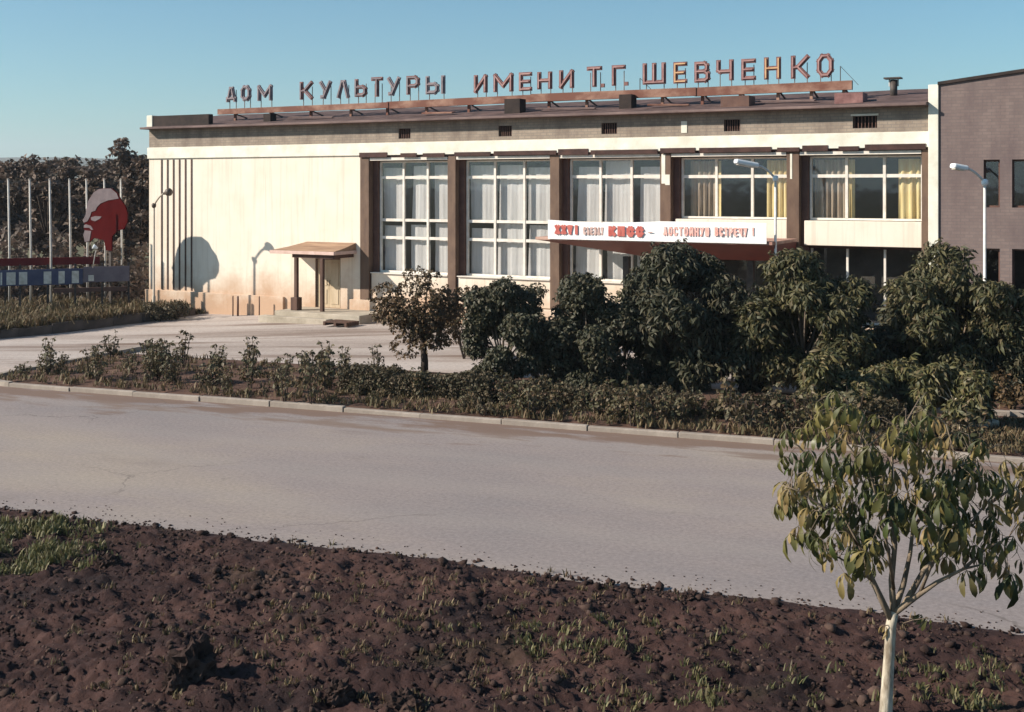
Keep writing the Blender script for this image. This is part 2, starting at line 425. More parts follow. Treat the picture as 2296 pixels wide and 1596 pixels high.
def add_kerb_dirt(m, w):
    n, l = m.node_tree.nodes, m.node_tree.links
    b = n['Principled BSDF']
    src = b.inputs['Base Color'].links[0].from_socket
    tc = n.new('ShaderNodeTexCoord'); sp = n.new('ShaderNodeSeparateXYZ'); l.new(tc.outputs['Object'], sp.inputs[0])
    mp = n.new('ShaderNodeMapping'); mp.inputs['Scale'].default_value = (0.45, 1.6, 1.0); l.new(tc.outputs['Object'], mp.inputs['Vector'])
    t = noise_node(n, l, 0.9, 5, 0.6, mp.outputs['Vector'])
    ma = n.new('ShaderNodeMath'); ma.operation = 'MULTIPLY_ADD'; l.new(t.outputs['Fac'], ma.inputs[0]); ma.inputs[1].default_value = 8.0; l.new(sp.outputs['Y'], ma.inputs[2])
    mr = n.new('ShaderNodeMapRange'); l.new(ma.outputs[0], mr.inputs[0])
    mr.inputs[1].default_value = w + 2.55; mr.inputs[2].default_value = w + 3.5; mr.inputs[3].default_value = 0.0; mr.inputs[4].default_value = 0.85
    col = mixrgb(n, l, mr.outputs[0], src, (0.16, 0.105, 0.078))
    l.new(col, b.inputs['Base Color'])
add_kerb_dirt(M['road'], 9.25)
def add_cracks(m):
    n, l = m.node_tree.nodes, m.node_tree.links
    b = n['Principled BSDF']
    src = b.inputs['Base Color'].links[0].from_socket
    tc = n.new('ShaderNodeTexCoord')
    wv = noise_node(n, l, 1.1, 5, 0.6, tc.outputs['Object'])
    mv = n.new('ShaderNodeVectorMath'); mv.operation = 'MULTIPLY_ADD'
    l.new(wv.outputs['Color'], mv.inputs[0]); mv.inputs[1].default_value = (1.3, 1.3, 0); l.new(tc.outputs['Object'], mv.inputs[2])
    vo_ = n.new('ShaderNodeTexVoronoi'); vo_.feature = 'DISTANCE_TO_EDGE'; vo_.inputs['Scale'].default_value = 0.17
    l.new(mv.outputs[0], vo_.inputs['Vector'])
    msk = noise_node(n, l, 0.22, 3, 0.5, tc.outputs['Object'])
    mk = n.new('ShaderNodeMapRange'); l.new(msk.outputs['Fac'], mk.inputs[0]); mk.inputs[1].default_value = 0.48; mk.inputs[2].default_value = 0.62; mk.inputs[3].default_value = 0.0; mk.inputs[4].default_value = 0.55
    r = n.new('ShaderNodeMapRange'); l.new(vo_.outputs['Distance'], r.inputs[0]); r.inputs[1].default_value = 0.002; r.inputs[2].default_value = 0.006; r.inputs[3].default_value = 1.0; r.inputs[4].default_value = 0.0
    mu = n.new('ShaderNodeMath'); mu.operation = 'MULTIPLY'; l.new(r.outputs[0], mu.inputs[0]); l.new(mk.outputs[0], mu.inputs[1])
    col = mixrgb(n, l, mu.outputs[0], src, (0.10, 0.085, 0.075))
    # scattered oil drips and scuffs
    sp_ = noise_node(n, l, 2.6, 4, 0.7, tc.outputs['Object'])
    sr_ = ramp(n, l, sp_.outputs['Fac'], [(0.62, (0, 0, 0)), (0.72, (0.4, 0.4, 0.4))])
    col = mixrgb(n, l, sr_.outputs['Color'], col, (0.14, 0.12, 0.105))
    # wheel paths polished a little paler, running along the road
    sx = n.new('ShaderNodeSeparateXYZ'); l.new(tc.outputs['Object'], sx.inputs[0])
    wn_ = noise_node(n, l, 0.25, 3, 0.5, tc.outputs['Object'])
    ad = n.new('ShaderNodeMath'); ad.operation = 'MULTIPLY_ADD'; l.new(wn_.outputs['Fac'], ad.inputs[0]); ad.inputs[1].default_value = 1.4; l.new(sx.outputs['Y'], ad.inputs[2])
    sn = n.new('ShaderNodeMath'); sn.operation = 'SINE'
    ml = n.new('ShaderNodeMath'); ml.operation = 'MULTIPLY'; l.new(ad.outputs[0], ml.inputs[0]); ml.inputs[1].default_value = 3.1
    l.new(ml.outputs[0], sn.inputs[0])
    rr_ = n.new('ShaderNodeMapRange'); l.new(sn.outputs[0], rr_.inputs[0]); rr_.inputs[1].default_value = -0.2; rr_.inputs[2].default_value = 1.0; rr_.inputs[3].default_value = 0.0; rr_.inputs[4].default_value = 0.16
    col = mixrgb(n, l, rr_.outputs[0], col, (0.31, 0.28, 0.25))
    l.new(col, b.inputs['Base Color'])
add_cracks(M['road'])
M['plaza'] = mat_ground('plaza', [(0.29, 0.24, 0.21), (0.40, 0.345, 0.31), (0.47, 0.42, 0.385)], 0.4, 9.0, stretch=(0.16, 1.1, 1.0), bstr=0.4, bdist=0.01, spots=(0.6, 0.51, (0.155, 0.105, 0.08), 0.9))
M['hill'] = mat_ground('hill', [(0.06, 0.075, 0.05), (0.10, 0.105, 0.065), (0.14, 0.13, 0.085)], 0.004, 0.02)

# ------------------------------------------------------------------ frame of reference: facade line and road line
FOC, CX, HOR = 2700.0, 1147.5, 418.0                     # survey numbers of the photograph (pixels, 2295 wide)
TH = -(math.pi / 2 - math.atan(4950.0 / FOC))
FO = Vector((-6.1411, 48.8396, 0.0))
FU = Vector((math.cos(TH), math.sin(TH), 0)); FN = Vector((-math.sin(TH), math.cos(TH), 0))

def fac(x, y, off=0.0):                                  # surveyed point on a plane parallel to the facade -> (s, z)
    t = (x - CX) / FOC
    o = FO + FN * off
    s = (t * o.y - o.x) / (FU.x - t * FU.y)
    return s, CAM_H - (y - HOR) * (o.y + s * FU.y) / FOC

def fw(s, off, z=0.0):
    p = FO + FU * s + FN * off
    return Vector((p.x, p.y, z))

def gp(x, y, z=0.0):                                     # surveyed point on the ground
    Y = FOC * (CAM_H - z) / (y - HOR)
    return Vector(((x - CX) / FOC * Y, Y, z))

def at(x, Y):
    return (x - CX) / FOC * Y

def sm(a, b, x):
    t = min(1, max(0, (x - a) / (b - a))); return t * t * (3 - 2 * t)

def gz(X, Y):                                            # the forecourt dips towards the left corner of the building
    return -0.30 * sm(-3.0, -16.0, X) * sm(37.0, 47.0, Y)

RTH = math.radians(-21.0)
RO = Vector((0, 16.84, 0))
RU = Vector((math.cos(RTH), math.sin(RTH), 0)); RV = Vector((-math.sin(RTH), math.cos(RTH), 0))
def rw(t, v, z=0.0):
    p = RO + RU * t + RV * v
    return Vector((p.x, p.y, z))
def rloc(p):
    d = Vector((p[0], p[1], 0)) - RO
    return d.dot(RU), d.dot(RV)
ROAD_W = 9.25

def grid_obj(name, m, P, nu, nv, kind='structure', smooth=True):
    V = np.array([P(i / nu, j / nv) for j in range(nv + 1) for i in range(nu + 1)], dtype=np.float32)
    F = np.array([(j * (nu + 1) + i, j * (nu + 1) + i + 1, (j + 1) * (nu + 1) + i + 1, (j + 1) * (nu + 1) + i) for j in range(nv) for i in range(nu)], dtype=np.int32)
    o = link_mesh(name, np_mesh(name, V, F, m, smooth))
    if kind: o['kind'] = kind
    return o

# ------------------------------------------------------------------ the ground
mb = MB(); S_ = 3800.0
mb.add([(-S_, -S_, -0.5), (S_, -S_, -0.5), (S_, S_, -0.5), (-S_, S_, -0.5)], [(0, 1, 2, 3)])
mb.build('ground', M['plain'])['kind'] = 'structure'

def ridge(name, D, h, seed, az0, az1):
    n = 160
    vs, fs = [], []
    for i in range(n + 1):
        a = math.radians(az0 + (az1 - az0) * i / n)
        hh = h * (0.72 + 0.45 * mn.noise(Vector((i * 0.045 + seed, seed, 0))) + 0.05 * mn.noise(Vector((i * 0.5, seed, 3))))
        for k, (dd, zz) in enumerate(((0.62, -0.5), (0.78, 0.35 * hh), (0.92, 0.85 * hh), (1.0, hh), (1.1, 0.9 * hh), (1.3, -0.5))):
            vs.append((math.sin(a) * D * dd, math.cos(a) * D * dd, zz))
    for i in range(n):
        for k in range(5):
            b = i * 6 + k
            fs.append((b, b + 6, b + 7, b + 1))
    o = MB().add(vs, fs).build(name, M['hill'], smooth=True)
    o['kind'] = 'structure'
ridge('hills', 2300.0, 92.0, 4.2, -75, 75)

# road: asphalt sheet in the road's own frame
road = MB()
road.add([(-160, -0.6, 0), (160, -0.6, 0), (160, ROAD_W + 0.1, 0), (-160, ROAD_W + 0.1, 0)], [(0, 1, 2, 3)])
road_o = road.build('road', M['road']); road_o.location = RO; road_o.rotation_euler = (0, 0, RTH); road_o['kind'] = 'structure'

KT0 = rloc(gp(-110, 866))[0]                               # left end of the planting bed, where the kerb turns back
# forecourt
PLZ = ROAD_W + 4.6
def plaza_pt(a, b):
    X0, X1, Y0, Y1 = -60, 45, 26, 66
    X = X0 + (X1 - X0) * a; Y = Y0 + (Y1 - Y0) * b
    t, v = rloc((X, Y))
    return (X, Y, gz(X, Y) + 0.006 if v > ROAD_W + 2.0 else -0.25)
grid_obj('forecourt', M['plaza'], plaza_pt, 105, 80)

# planting bed
def bed_back(t):
    return ROAD_W + 6.0 + 9.0 * sm(2.2, 5.0, t)
def bed_pt(a, b):
    t = KT0 + 0.3 + (46 - KT0) * a
    v0, v1 = ROAD_W + 0.14, bed_back(t)
    v = v0 + (v1 - v0) * b
    p = rw(t, v)
    rnd = 1.0 - sm(0.0, 2.4, t - KT0)
    v += rnd * 0.0
    e = min(1.0, min(b, 1 - b) * 6) * min(1.0, a * 25)
    z = 0.06 + e * (0.10 + 0.07 * mn.noise(Vector((p.x * 0.9, p.y * 0.9, 1))) + 0.05 * mn.noise(Vector((p.x * 3.1, p.y * 3.1, 5))))
    return (p.x, p.y, z)
grid_obj('planting_bed', M['bed_soil'], bed_pt, 260, 50)

# kerb, stone by stone
kerb = empty('kerb', rw(0, ROAD_W), RTH); kerb['kind'] = 'structure'
kb = MB(); kb.box(0.006, 1.994, 0.0, 0.16, -0.08, 0.125)
km = kb.mesh('kerb_stone', M['kerb'])
ks = KT0 + 1.5
i = 0
while ks + 2 * i < 40:
    o = link_mesh('kerb_stone', km, None, kerb)
    o.location = (ks + 2 * i, random.uniform(-0.02, 0.02), random.uniform(-0.03, 0.008)); o.rotation_euler = (0, random.uniform(-0.006, 0.006), random.uniform(-0.007, 0.007))
    bv = o.modifiers.new('bevel', 'BEVEL'); bv.width = 0.018; bv.segments = 2
    i += 1
for k in range(5):                                       # the rounded end
    a0, a1 = math.radians(90 + 18 * k + 0.4), math.radians(90 + 18 * (k + 1) - 0.4)
    R0, R1 = 1.5, 1.34
    def arc(r, a): return (ks + r * math.cos(a), 1.5 - r * math.sin(a))
    aa = [a0 + (a1 - a0) * q / 3 for q in range(4)]
    poly = [arc(R0, a) for a in aa] + [arc(R1, a) for a in aa[::-1]]
    MB().slab(poly, -0.08, 0.125).build('kerb_stone', M['kerb'], kerb)
mb2 = MB().box(0.006, 1.994, 0, 0.16, -0.08, 0.125).mesh('kerb_stone', M['kerb'])
for k in range(3):
    o = link_mesh('kerb_stone', mb2, None, kerb); o.location = (KT0 + 0.16, 1.5 + 2 * k, 0); o.rotation_euler = (0, 0, math.pi / 2)

# lawn beyond the forecourt on the left with its low kerb, the face's shade put into the stone colour
LA = gp(-40, 757, -0.1); LB = gp(432, 705, -0.22)
ldir = (LB - LA).normalized(); lnor = Vector((-ldir.y, ldir.x, 0))
def lawn_pt(a, b):
    t = -30 + a * ((LB - LA).length + 30); w = b * b * 90
    p = LA + ldir * t + lnor * (w + 0.10)
    e = min(1, b * 8)
    z = 0.03 + 0.02 * e + e * 0.10 * mn.noise(Vector((p.x * 0.8, p.y * 0.8, 2)))
    return (p.x, p.y, z)
grid_obj('lawn', M['lawn'], lawn_pt, 70, 70)
lk = empty('lawn_kerb', (LA.x, LA.y, -0.28), math.atan2(ldir.y, ldir.x)); lk['kind'] = 'structure'
lm = MB().box(0.008, 1.492, 0.0, 0.14, 0.0, 0.36).mesh('kerb_stone', M['kerb_shade'])
nk = int((LB - LA).length / 1.5) + 8
for k in range(nk):
    o = link_mesh('kerb_stone', lm, None, lk); o.location = (-10.5 + 1.5 * k, random.uniform(-0.03, 0.03), random.uniform(-0.04, 0.03)); o.rotation_euler = (0, random.uniform(-0.012, 0.012), random.uniform(-0.02, 0.02))

# foreground soil
def soil_h(p, e):
    q = Vector((p.x, p.y, 0))
    h = 0.10 * mn.noise(q * 0.5) + 0.08 * mn.noise(q * 1.7 + Vector((7, 3, 0))) + 0.10 * max(0.0, mn.noise(q * 3.6)) + 0.06 * abs(mn.noise(q * 7.5)) + 0.05 * abs(mn.noise(q * 13.0)) - 0.03
    return h * e
def soil_pt(a, b):
    t = -16 + 30 * a
    edge = 0.16 * mn.noise(Vector((t * 0.35, 0, 9))) + 0.09 * mn.noise(Vector((t * 1.6, 2, 9))) + 0.05 * mn.noise(Vector((t * 5.0, 4, 9)))
    v = -0.05 + edge - 10.5 * b
    p = rw(t, v)
    d = b * 10.5
    e = sm(0.0, 0.9, d)
    z = -0.015 + 0.07 * sm(0, 0.5, d) + 0.08 * sm(0.4, 3.0, d) + soil_h(p, e) + 0.034 * mn.noise(Vector((p.x * 24, p.y * 24, 2))) * sm(0.1, 0.5, d)
    return (p.x, p.y, z)
grid_obj('soil', M['soil'], soil_pt, 640, 240, smooth=False)
def soil_z(x, y):
    t, v = rloc((x, y)); d = max(0.0, -v)
    p = Vector((x, y, 0))
    return -0.015 + 0.07 * sm(0, 0.5, d) + 0.08 * sm(0.4, 3.0, d) + soil_h(p, sm(0, 0.9, d))

# ------------------------------------------------------------------ the house of culture
hall = empty('culture_hall', FO, TH)
tag(hall, 'long two-storey cream hall with brown-piered window bays and a rooftop sign', 'building')

def wall_open(mb, s0, s1, z0, z1, opens, y0, y1):
    xs = sorted({s0, s1} | {a for o in opens for a in o[:2]})
    zs = sorted({z0, z1} | {a for o in opens for a in o[2:]})
    for i in range(len(xs) - 1):
        for k in range(len(zs) - 1):
            cx_, cz = (xs[i] + xs[i + 1]) / 2, (zs[k] + zs[k + 1]) / 2
            if any(o[0] < cx_ < o[1] and o[2] < cz < o[3] for o in opens): continue
            mb.box(xs[i], xs[i + 1], y0, y1, zs[k], zs[k + 1])
    return mb

SL, SR = -11.68, 22.08
DOOR = (-2.30, -1.00, 0.30, 2.36)
wall_open(MB(), SL, -0.02, -0.5, 6.56, [DOOR], 0.0, 0.32).build('wall', M['stucco'], hall)
MB().box(SL, SL + 0.3, 0.32, 15.0, -0.5, 7.0).build('side_wall', M['stucco'], hall)
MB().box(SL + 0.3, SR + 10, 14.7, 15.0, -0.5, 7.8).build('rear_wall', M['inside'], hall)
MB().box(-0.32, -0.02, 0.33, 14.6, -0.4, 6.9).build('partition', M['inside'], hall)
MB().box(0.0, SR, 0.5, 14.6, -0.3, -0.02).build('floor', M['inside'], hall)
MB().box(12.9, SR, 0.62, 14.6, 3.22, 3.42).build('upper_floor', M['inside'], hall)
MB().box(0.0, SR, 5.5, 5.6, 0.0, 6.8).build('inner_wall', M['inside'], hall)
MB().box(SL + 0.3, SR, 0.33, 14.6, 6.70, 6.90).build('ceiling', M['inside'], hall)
MB().box(SL - 0.13, -3.9, -0.12, -0.002, -0.5, 0.66).build('plinth', M['stucco'], hall, bevel=0.02)
MB().box(-0.55, SR, -0.10, 0.30, -0.5, 0.72).build('plinth', M['stucco'], hall, bevel=0.02)
# pale band, frieze of brick with vents
MB().box(SL - 0.05, SR, -0.07, 0.3, 6.55, 7.05).build('cornice_band', M['band'], hall, bevel=0.015)
vents = [(1.85, 2.42), (6.41, 6.99), (10.69, 11.31), (15.31, 15.89), (19.69, 20.47)]
vo = [(a, b, 7.20, 7.60) for a, b in vents]
wall_open(MB(), SL, SR, 7.052, 7.86, vo, 0.0, 0.28).build('brick_frieze', M['brick'], hall)
for a, b in vents:
    v = MB().box(a, b, 0.16, 0.27, 7.20, 7.60).build('vent', M['void'], hall)
    nb = 7
    for k in range(nb):
        x = a + (b - a) * (k + 0.5) / nb
        MB().box(x - 0.011, x + 0.011, 0.05, 0.075, 7.202, 7.598).build('vent_bar', M['frame_brown'], v)
MB().box(vents[4][0] - 0.05, vents[4][1] + 0.05, -0.06, 0.02, 7.60, 7.66).build('vent_lintel', M['band'], hall)
a, zt = fac(1527, 272); b, zb = fac(1540, 298)
MB().box(a, b, -0.02, -0.001, zb, zt).build('white_plate', M['band'], hall)
# roof
er = MB()
er.box(SL - 0.1, SR, -0.48, 0.35, 7.862, 7.95)
er.build('roof_edge', M['roof_edge'], hall, bevel=0.015)
rf = MB()
nx = 70
vs, fs = [], []
for i in range(nx + 1):
    s = SL + (SR - SL) * i / nx
    w = 0.05 * mn.noise(Vector((s * 0.5, 1, 0)))
    for (yy, zz) in ((-0.38, 7.952), (0.6, 8.10 + w), (2.4, 8.42 + w), (4.6, 8.76 + w * 0.7), (8.0, 8.77), (15.1, 8.0), (15.1, 7.8)):
        vs.append((s, yy, zz))
for i in range(nx):
    for k in range(6):
        q = i * 7 + k
        fs.append((q, q + 7, q + 8, q + 1))
rf.add(vs, fs)
roof = rf.build('roof', M['roof'], hall, smooth=False)
a = fac(345, 262)[0]; b = fac(470, 250)[0]
MB().box(a, b, -0.06, 0.22, 7.953, 8.47).build('parapet', M['coping'], hall, bevel=0.02)
MB().box(SL - 0.06, a - 0.01, -0.10, 0.24, 7.953, 8.50).build('parapet_end', M['band'], hall, bevel=0.02)
# vertical strips on the blank wall
for k in range(6):
    s = -10.90 + (10.90 - 9.12) * k / 5
    MB().box(s - 0.04, s + 0.04, -0.022, -0.001, 0.70, 6.50).build('wall_strip', M['stripe'], hall)

# piers
piers = [(0.0, 0.42), (4.14, 4.50), (8.60, 8.98), (12.96, 13.36), (17.50, 17.92)]
for k, (a, b) in enumerate(piers):
    MB().box(a, b, 0.0 if k else -0.02, 0.52, 0.722, 6.47).build('pier', M['pier'], hall, bevel=0.008)
MB().box(21.86, 22.06, 0.0, 0.52, 0.722, 6.47).build('pier', M['pier'], hall, bevel=0.008)
# broken brown boarding under the band
segs = [(0.0, 1.35), (2.0, 2.75), (3.05, 4.05), (4.5, 6.1), (6.25, 8.9), (8.98, 10.2), (10.3, 12.9), (13.0, 14.3), (14.45, 17.0), (17.2, 17.95), (18.05, 18.9), (19.25, 19.9), (20.1, 22.0)]
for a, b in segs:
    h = random.uniform(6.35, 6.40); t = random.uniform(6.60, 6.68)
    MB().box(a, b, -0.095, -0.072, 6.47 + random.uniform(-0.02, 0.01), t).build('soffit_board', M['darkboard'], hall)
MB().box(0.0, SR, 0.0, 0.5, 6.472, 6.548).build('lintel', M['darkboard'], hall)
a, zt = fac(1497, 345); b, zb = fac(1507, 415)
MB().box(13.02, 13.16, -0.012, -0.001, 5.40, 6.44).build('paint_patch', M['band'], hall)
MB().box(13.16, 13.33, -0.012, -0.001, 5.35, 5.72).build('paint_patch', M['band'], hall)
MB().box(17.62, 17.69, -0.012, -0.001, 5.55, 6.40).build('paint_patch', M['band'], hall)

# windows: white frame bars, panes of glass, curtains behind
def curtain(parent, s0, s1, z0, z1, y, m, amp=0.05, wave=0.28, lean=0.0):
    n = max(6, int((s1 - s0) / 0.05))
    ph = random.uniform(0, 6)
    vs, fs = [], []
    for i in range(n + 1):
        x = s0 + (s1 - s0) * i / n
        d = amp * math.sin(2 * math.pi * x / wave + ph + 1.3 * math.sin(x * 2.1 + ph)) + 0.5 * amp * math.sin(x * 37 + ph)
        for k in range(3):
            f = k / 2
            vs.append((x + lean * (1 - f) * (0.5 - i / n) * 2 * 0.0 + lean * f * (1 - i / n), y + d * (1.2 - 0.5 * f), z0 + (z1 - z0) * f))
    for i in range(n):
        for k in range(2):
            q = i * 3 + k
            fs.append((q, q + 3, q + 4, q + 1))
    return MB().add(vs, fs).build('curtain', m, parent, smooth=True)

def window(s0, s1, rows, y, cols=3, fr=0.09, mf=None, name='window', brown_left=True):
    mf = mf or M['frame']
    z0, z1 = rows[0], rows[-1]
    f = MB()
    xs = [s0 + (s1 - s0) * k / cols for k in range(cols + 1)]
    # outer frame and mullions butt against each other
    f.box(s0, s1, y, y + 0.10, z1 - 0.06, z1)
    f.box(s0, s1, y, y + 0.10, z0, z0 + 0.07)
    for k, x in enumerate(xs):
        w = fr if 0 < k < cols else fr * 0.8
        a = x - w / 2
        if k == 0: a = s0
        if k == cols: a = s1 - w
        f.box(a, a + w, y - 0.012, y + 0.10, z0 + 0.071, z1 - 0.061)
    for z in rows[1:-1]:
        f.box(s0 + 0.01, s1 - 0.01, y + 0.006, y + 0.094, z - 0.055, z + 0.055)
    w = f.build(name, mf, hall)
    for i in range(cols):
        for k in range(len(rows) - 1):
            za = rows[k] + (0.07 if k == 0 else 0.055); zb = rows[k + 1] - (0.06 if k == len(rows) - 2 else 0.055)
            xa = xs[i] + fr / 2 + (0.03 if i == 0 else 0); xb = xs[i + 1] - fr / 2 - (0.03 if i == cols - 1 else 0)
            o = MB().box(xa, xb, y + 0.045, y + 0.051, za, zb).build('pane', M['glass'], w)
    return w, xs

WY = 0.40
bays = [(0.42, 4.14), (4.50, 8.60), (8.98, 12.96), (13.36, 17.50), (17.92, 21.86)]
for k, (a, b) in enumerate(bays):
    MB().box(a + 0.001, a + 0.24, WY - 0.12, WY + 0.12, 0.75, 6.40).build('brown_jamb', M['frame_brown'], hall)
    MB().box(a + 0.02, b - 0.02, 0.015, WY + 0.10, 6.345, 6.455).build('head_rail', M['frame'], hall)
    s0, s1 = a + 0.26, b - 0.02
    if k < 3:
        w, xs = window(s0, s1, [1.84, 3.24, 3.95, 5.66, 6.31], WY)
        MB().box(s0 - 0.2, s1, WY - 0.32, WY + 0.15, 0.75, 1.80).build('apron', M['stucco'], hall, bevel=0.01)
        MB().box(s0 - 0.2, s1, WY - 0.40, WY + 0.08, 1.802, 1.838).build('sill', M['frame'], hall)
        for i in range(3):
            x0, x1 = xs[i], xs[i + 1]
            g = random.uniform(0.0, 0.17)
            for (za, zb) in ((1.90, 3.9), (3.9, 6.25)):
                curtain(w, x0 + g + random.uniform(-0.05, 0.08), x1 - random.uniform(0.0, 0.10), za, zb - random.uniform(0.0, 0.25), WY + 0.25, M['curtain'], 0.013, 0.6, lean=random.uniform(-0.03, 0.10))
    else:
        w, xs = window(s0, s1, [4.18, 5.65, 6.31], WY)
        if k == 3:
            curtain(w, xs[0] + 0.25, xs[1] - 0.02, 4.2, 6.2, WY + 0.22, M['curtain_brown'], 0.05, 0.2)
            curtain(w, xs[1] - 0.02, xs[1] + 0.10, 4.2, 6.2, WY + 0.22, M['curtain_cream'], 0.03, 0.2)
            curtain(w, xs[2] + 0.45, xs[3] + 0.0, 4.2, 6.2, WY + 0.22, M['curtain_cream'], 0.05, 0.22)
        else:
            curtain(w, xs[0] + 0.12, xs[1] - 0.08, 4.2, 6.2, WY + 0.22, M['curtain_brown'], 0.05, 0.2)
            curtain(w, xs[1] - 0.06, xs[1] + 0.22, 4.2, 6.2, WY + 0.22, M['curtain_cream'], 0.03, 0.16)
            curtain(w, xs[2] + 0.40, xs[3] - 0.0, 4.2, 6.2, WY + 0.22, M['curtain_cream'], 0.05, 0.22)
        # spandrel panel, then the recessed ground-floor glazing
        MB().box(a + 0.16, b - 0.01, WY - 0.34, WY + 0.12, 3.34, 4.16).build('spandrel', M['stucco'], hall, bevel=0.015)
        MB().box(a + 0.03, b - 0.01, WY - 0.10, WY + 0.18, 3.24, 3.335).build('spandrel_soffit', M['darkboard'], hall)
        w2, xs2 = window(a + 0.27, b - 0.03, [0.74, 3.32 if k == 4 else 3.235], 0.50, fr=0.07 if k == 4 else 0.09, name='lower_window' if k == 4 else 'entrance_glazing')
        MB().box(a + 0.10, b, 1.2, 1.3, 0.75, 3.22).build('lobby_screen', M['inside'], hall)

# white end pilaster and brick wing
a, zt = fac(2086, 187); b, _ = fac(2105, 187)
MB().box(SR + 0.005, b, -0.16, 0.4, 0.0, 8.52).build('end_pilaster', M['band'], hall, bevel=0.015)
wing = tag(empty('brick_wing', fw(b, 0), TH), 'tall mauve-brown brick wing with narrow windows at the right edge', 'building')
wl0 = 0.006; L = 14.0
ops = []
for k in range(6):
    x = 1.33 + 0.82 * k
    ops += [(x, x + 0.47, 4.65, 6.13), (x, x + 0.47, 1.6, 3.38)]
wall_open(MB(), wl0, L, -0.5, 8.3, ops, -0.10, 0.25).build('wall', M['brick_wing'], wing)
MB().prism([(wl0, 8.302), (L, 8.302), (L, 9.6), (2.5, 8.80), (wl0, 8.50)], -0.10, 0.25).build('parapet', M['brick_wing'], wing)
MB().prism([(wl0 - 0.03, 8.503), (2.5, 8.803), (L, 9.603), (L, 9.70), (2.5, 8.90), (wl0 - 0.03, 8.60)], -0.17, 0.30).build('coping', M['coping'], wing)
MB().box(wl0, L, 0.9, 1.0, -0.5, 8.3).build('inner_wall', M['inside'], wing)
MB().box(wl0, L, 0.26, 12, 8.30, 8.45).build('roof', M['roof'], wing)
for (x0, x1, z0, z1) in ops:
    f = MB()
    f.box(x0 + 0.001, x0 + 0.05, 0.02, 0.10, z0 + 0.001, z1 - 0.001); f.box(x1 - 0.05, x1 - 0.001, 0.02, 0.10, z0 + 0.001, z1 - 0.001)
    f.box(x0 + 0.051, x1 - 0.051, 0.02, 0.10, z1 - 0.06, z1 - 0.002); f.box(x0 + 0.051, x1 - 0.051, 0.02, 0.10, z0 + 0.002, z0 + 0.06)
    w = f.build('window', M['frame_brown'], wing)
    MB().box(x0 + 0.051, x1 - 0.051, 0.055, 0.06, z0 + 0.061, z1 - 0.061).build('pane', M['glass'], w)

# side-door porch
PO = -1.45
s_l = fac(604, 560, PO - 0.1)[0]; s_r = fac(748, 560, PO - 0.1)[0]
ze = fac(700, 571, PO - 0.1)[1]
porch = MB()
zt_ = ze + 0.13
porch.add([(s_l, PO - 0.1, ze), (s_r, PO - 0.1, ze), (s_r, -0.001, ze + 0.0), (s_l, -0.001, ze),
           (s_l, PO - 0.1, zt_), (s_r, PO - 0.1, zt_), (s_r, -0.001, zt_), (s_l, -0.001, zt_)],
          [(0, 3, 2, 1), (4, 5, 6, 7), (0, 1, 5, 4), (1, 2, 6, 5), (2, 3, 7, 6), (3, 0, 4, 7)])
pr = porch.build('porch_slab', M['porch_lip'], hall, bevel=0.01)
MB().add([(s_l + 0.05, PO - 0.05, zt_ + 0.003), (s_r - 0.03, PO - 0.05, zt_ + 0.003), (s_r - 0.03, -0.002, zt_ + 0.003), (s_l + 0.05, -0.002, zt_ + 0.003),
          (s_l + 0.35, PO + 0.75, zt_ + 0.13), (s_r - 0.05, PO + 0.75, zt_ + 0.13), (s_r - 0.05, -0.002, zt_ + 0.30), (s_l + 0.7, -0.002, zt_ + 0.30)],
         [(0, 3, 2, 1), (0, 1, 5, 4), (4, 5, 6, 7), (1, 2, 6, 5), (2, 3, 7, 6), (3, 0, 4, 7)]).build('porch_roof', M['porch_roof'], pr)
MB().box(s_l + 1.05, s_r - 0.15, PO + 0.05, PO + 0.19, ze - 0.15, ze - 0.002).build('porch_beam', M['wood_dark'], hall)
MB().box(s_r - 0.30, s_r - 0.16, PO + 0.192, -0.002, ze - 0.15, ze - 0.002).build('porch_beam', M['wood_dark'], hall)
p1 = fac(664, 640, PO + 0.12)[0]; p2 = fac(722, 640, PO + 0.12)[0]
for k, p in enumerate((p1, p2)):
    MB().box(p - 0.07, p + 0.07, PO + 0.06, PO + 0.20, 0.302, ze - 0.152).build('porch_post', M['wood_dark'], hall, bevel=0.01)
    if k == 0: MB().box(p - 0.17, p + 0.17, PO - 0.04, PO + 0.28, 0.302, 0.82).build('post_base', M['wood_dark'], hall, bevel=0.02)
MB().box(s_l + 0.55, s_r + 1.5, PO - 0.45, -0.002, -0.4, 0.30).build('porch_step', M['concrete'], hall, bevel=0.025)
MB().box(s_l + 0.05, s_r + 0.2, PO - 0.85, PO - 0.452, -0.4, 0.12).build('porch_step', M['concrete'], hall, bevel=0.025)
dm = (DOOR[0] + DOOR[1]) / 2
for x0, x1 in ((DOOR[0] + 0.06, dm - 0.004), (dm + 0.004, DOOR[1] - 0.06)):
    d = MB().box(x0, x1, 0.09, 0.15, 0.31, 2.28).build('door', M['door'], hall)
    for z0, z1 in ((0.45, 1.05), (1.2, 2.15)):
        MB().box(x0 + 0.1, x1 - 0.1, 0.07, 0.088, z0, z1).build('door_panel', M['door'], d, bevel=0.008)
    hx = x1 - 0.06 if x0 < dm - 0.3 else x0 + 0.06
    MB().tube([(hx, 0.088, 1.25), (hx, 0.03, 1.25), (hx, 0.03, 1.42), (hx, 0.088, 1.42)], 0.012, 6).build('handle', M['steel'], d)
fr_ = MB(); fr_.box(DOOR[0] + 0.001, DOOR[0] + 0.055, 0.05, 0.2, 0.31, 2.359); fr_.box(DOOR[1] - 0.055, DOOR[1] - 0.001, 0.05, 0.2, 0.31, 2.359); fr_.box(DOOR[0] + 0.056, DOOR[1] - 0.056, 0.05, 0.2, 2.285, 2.359)
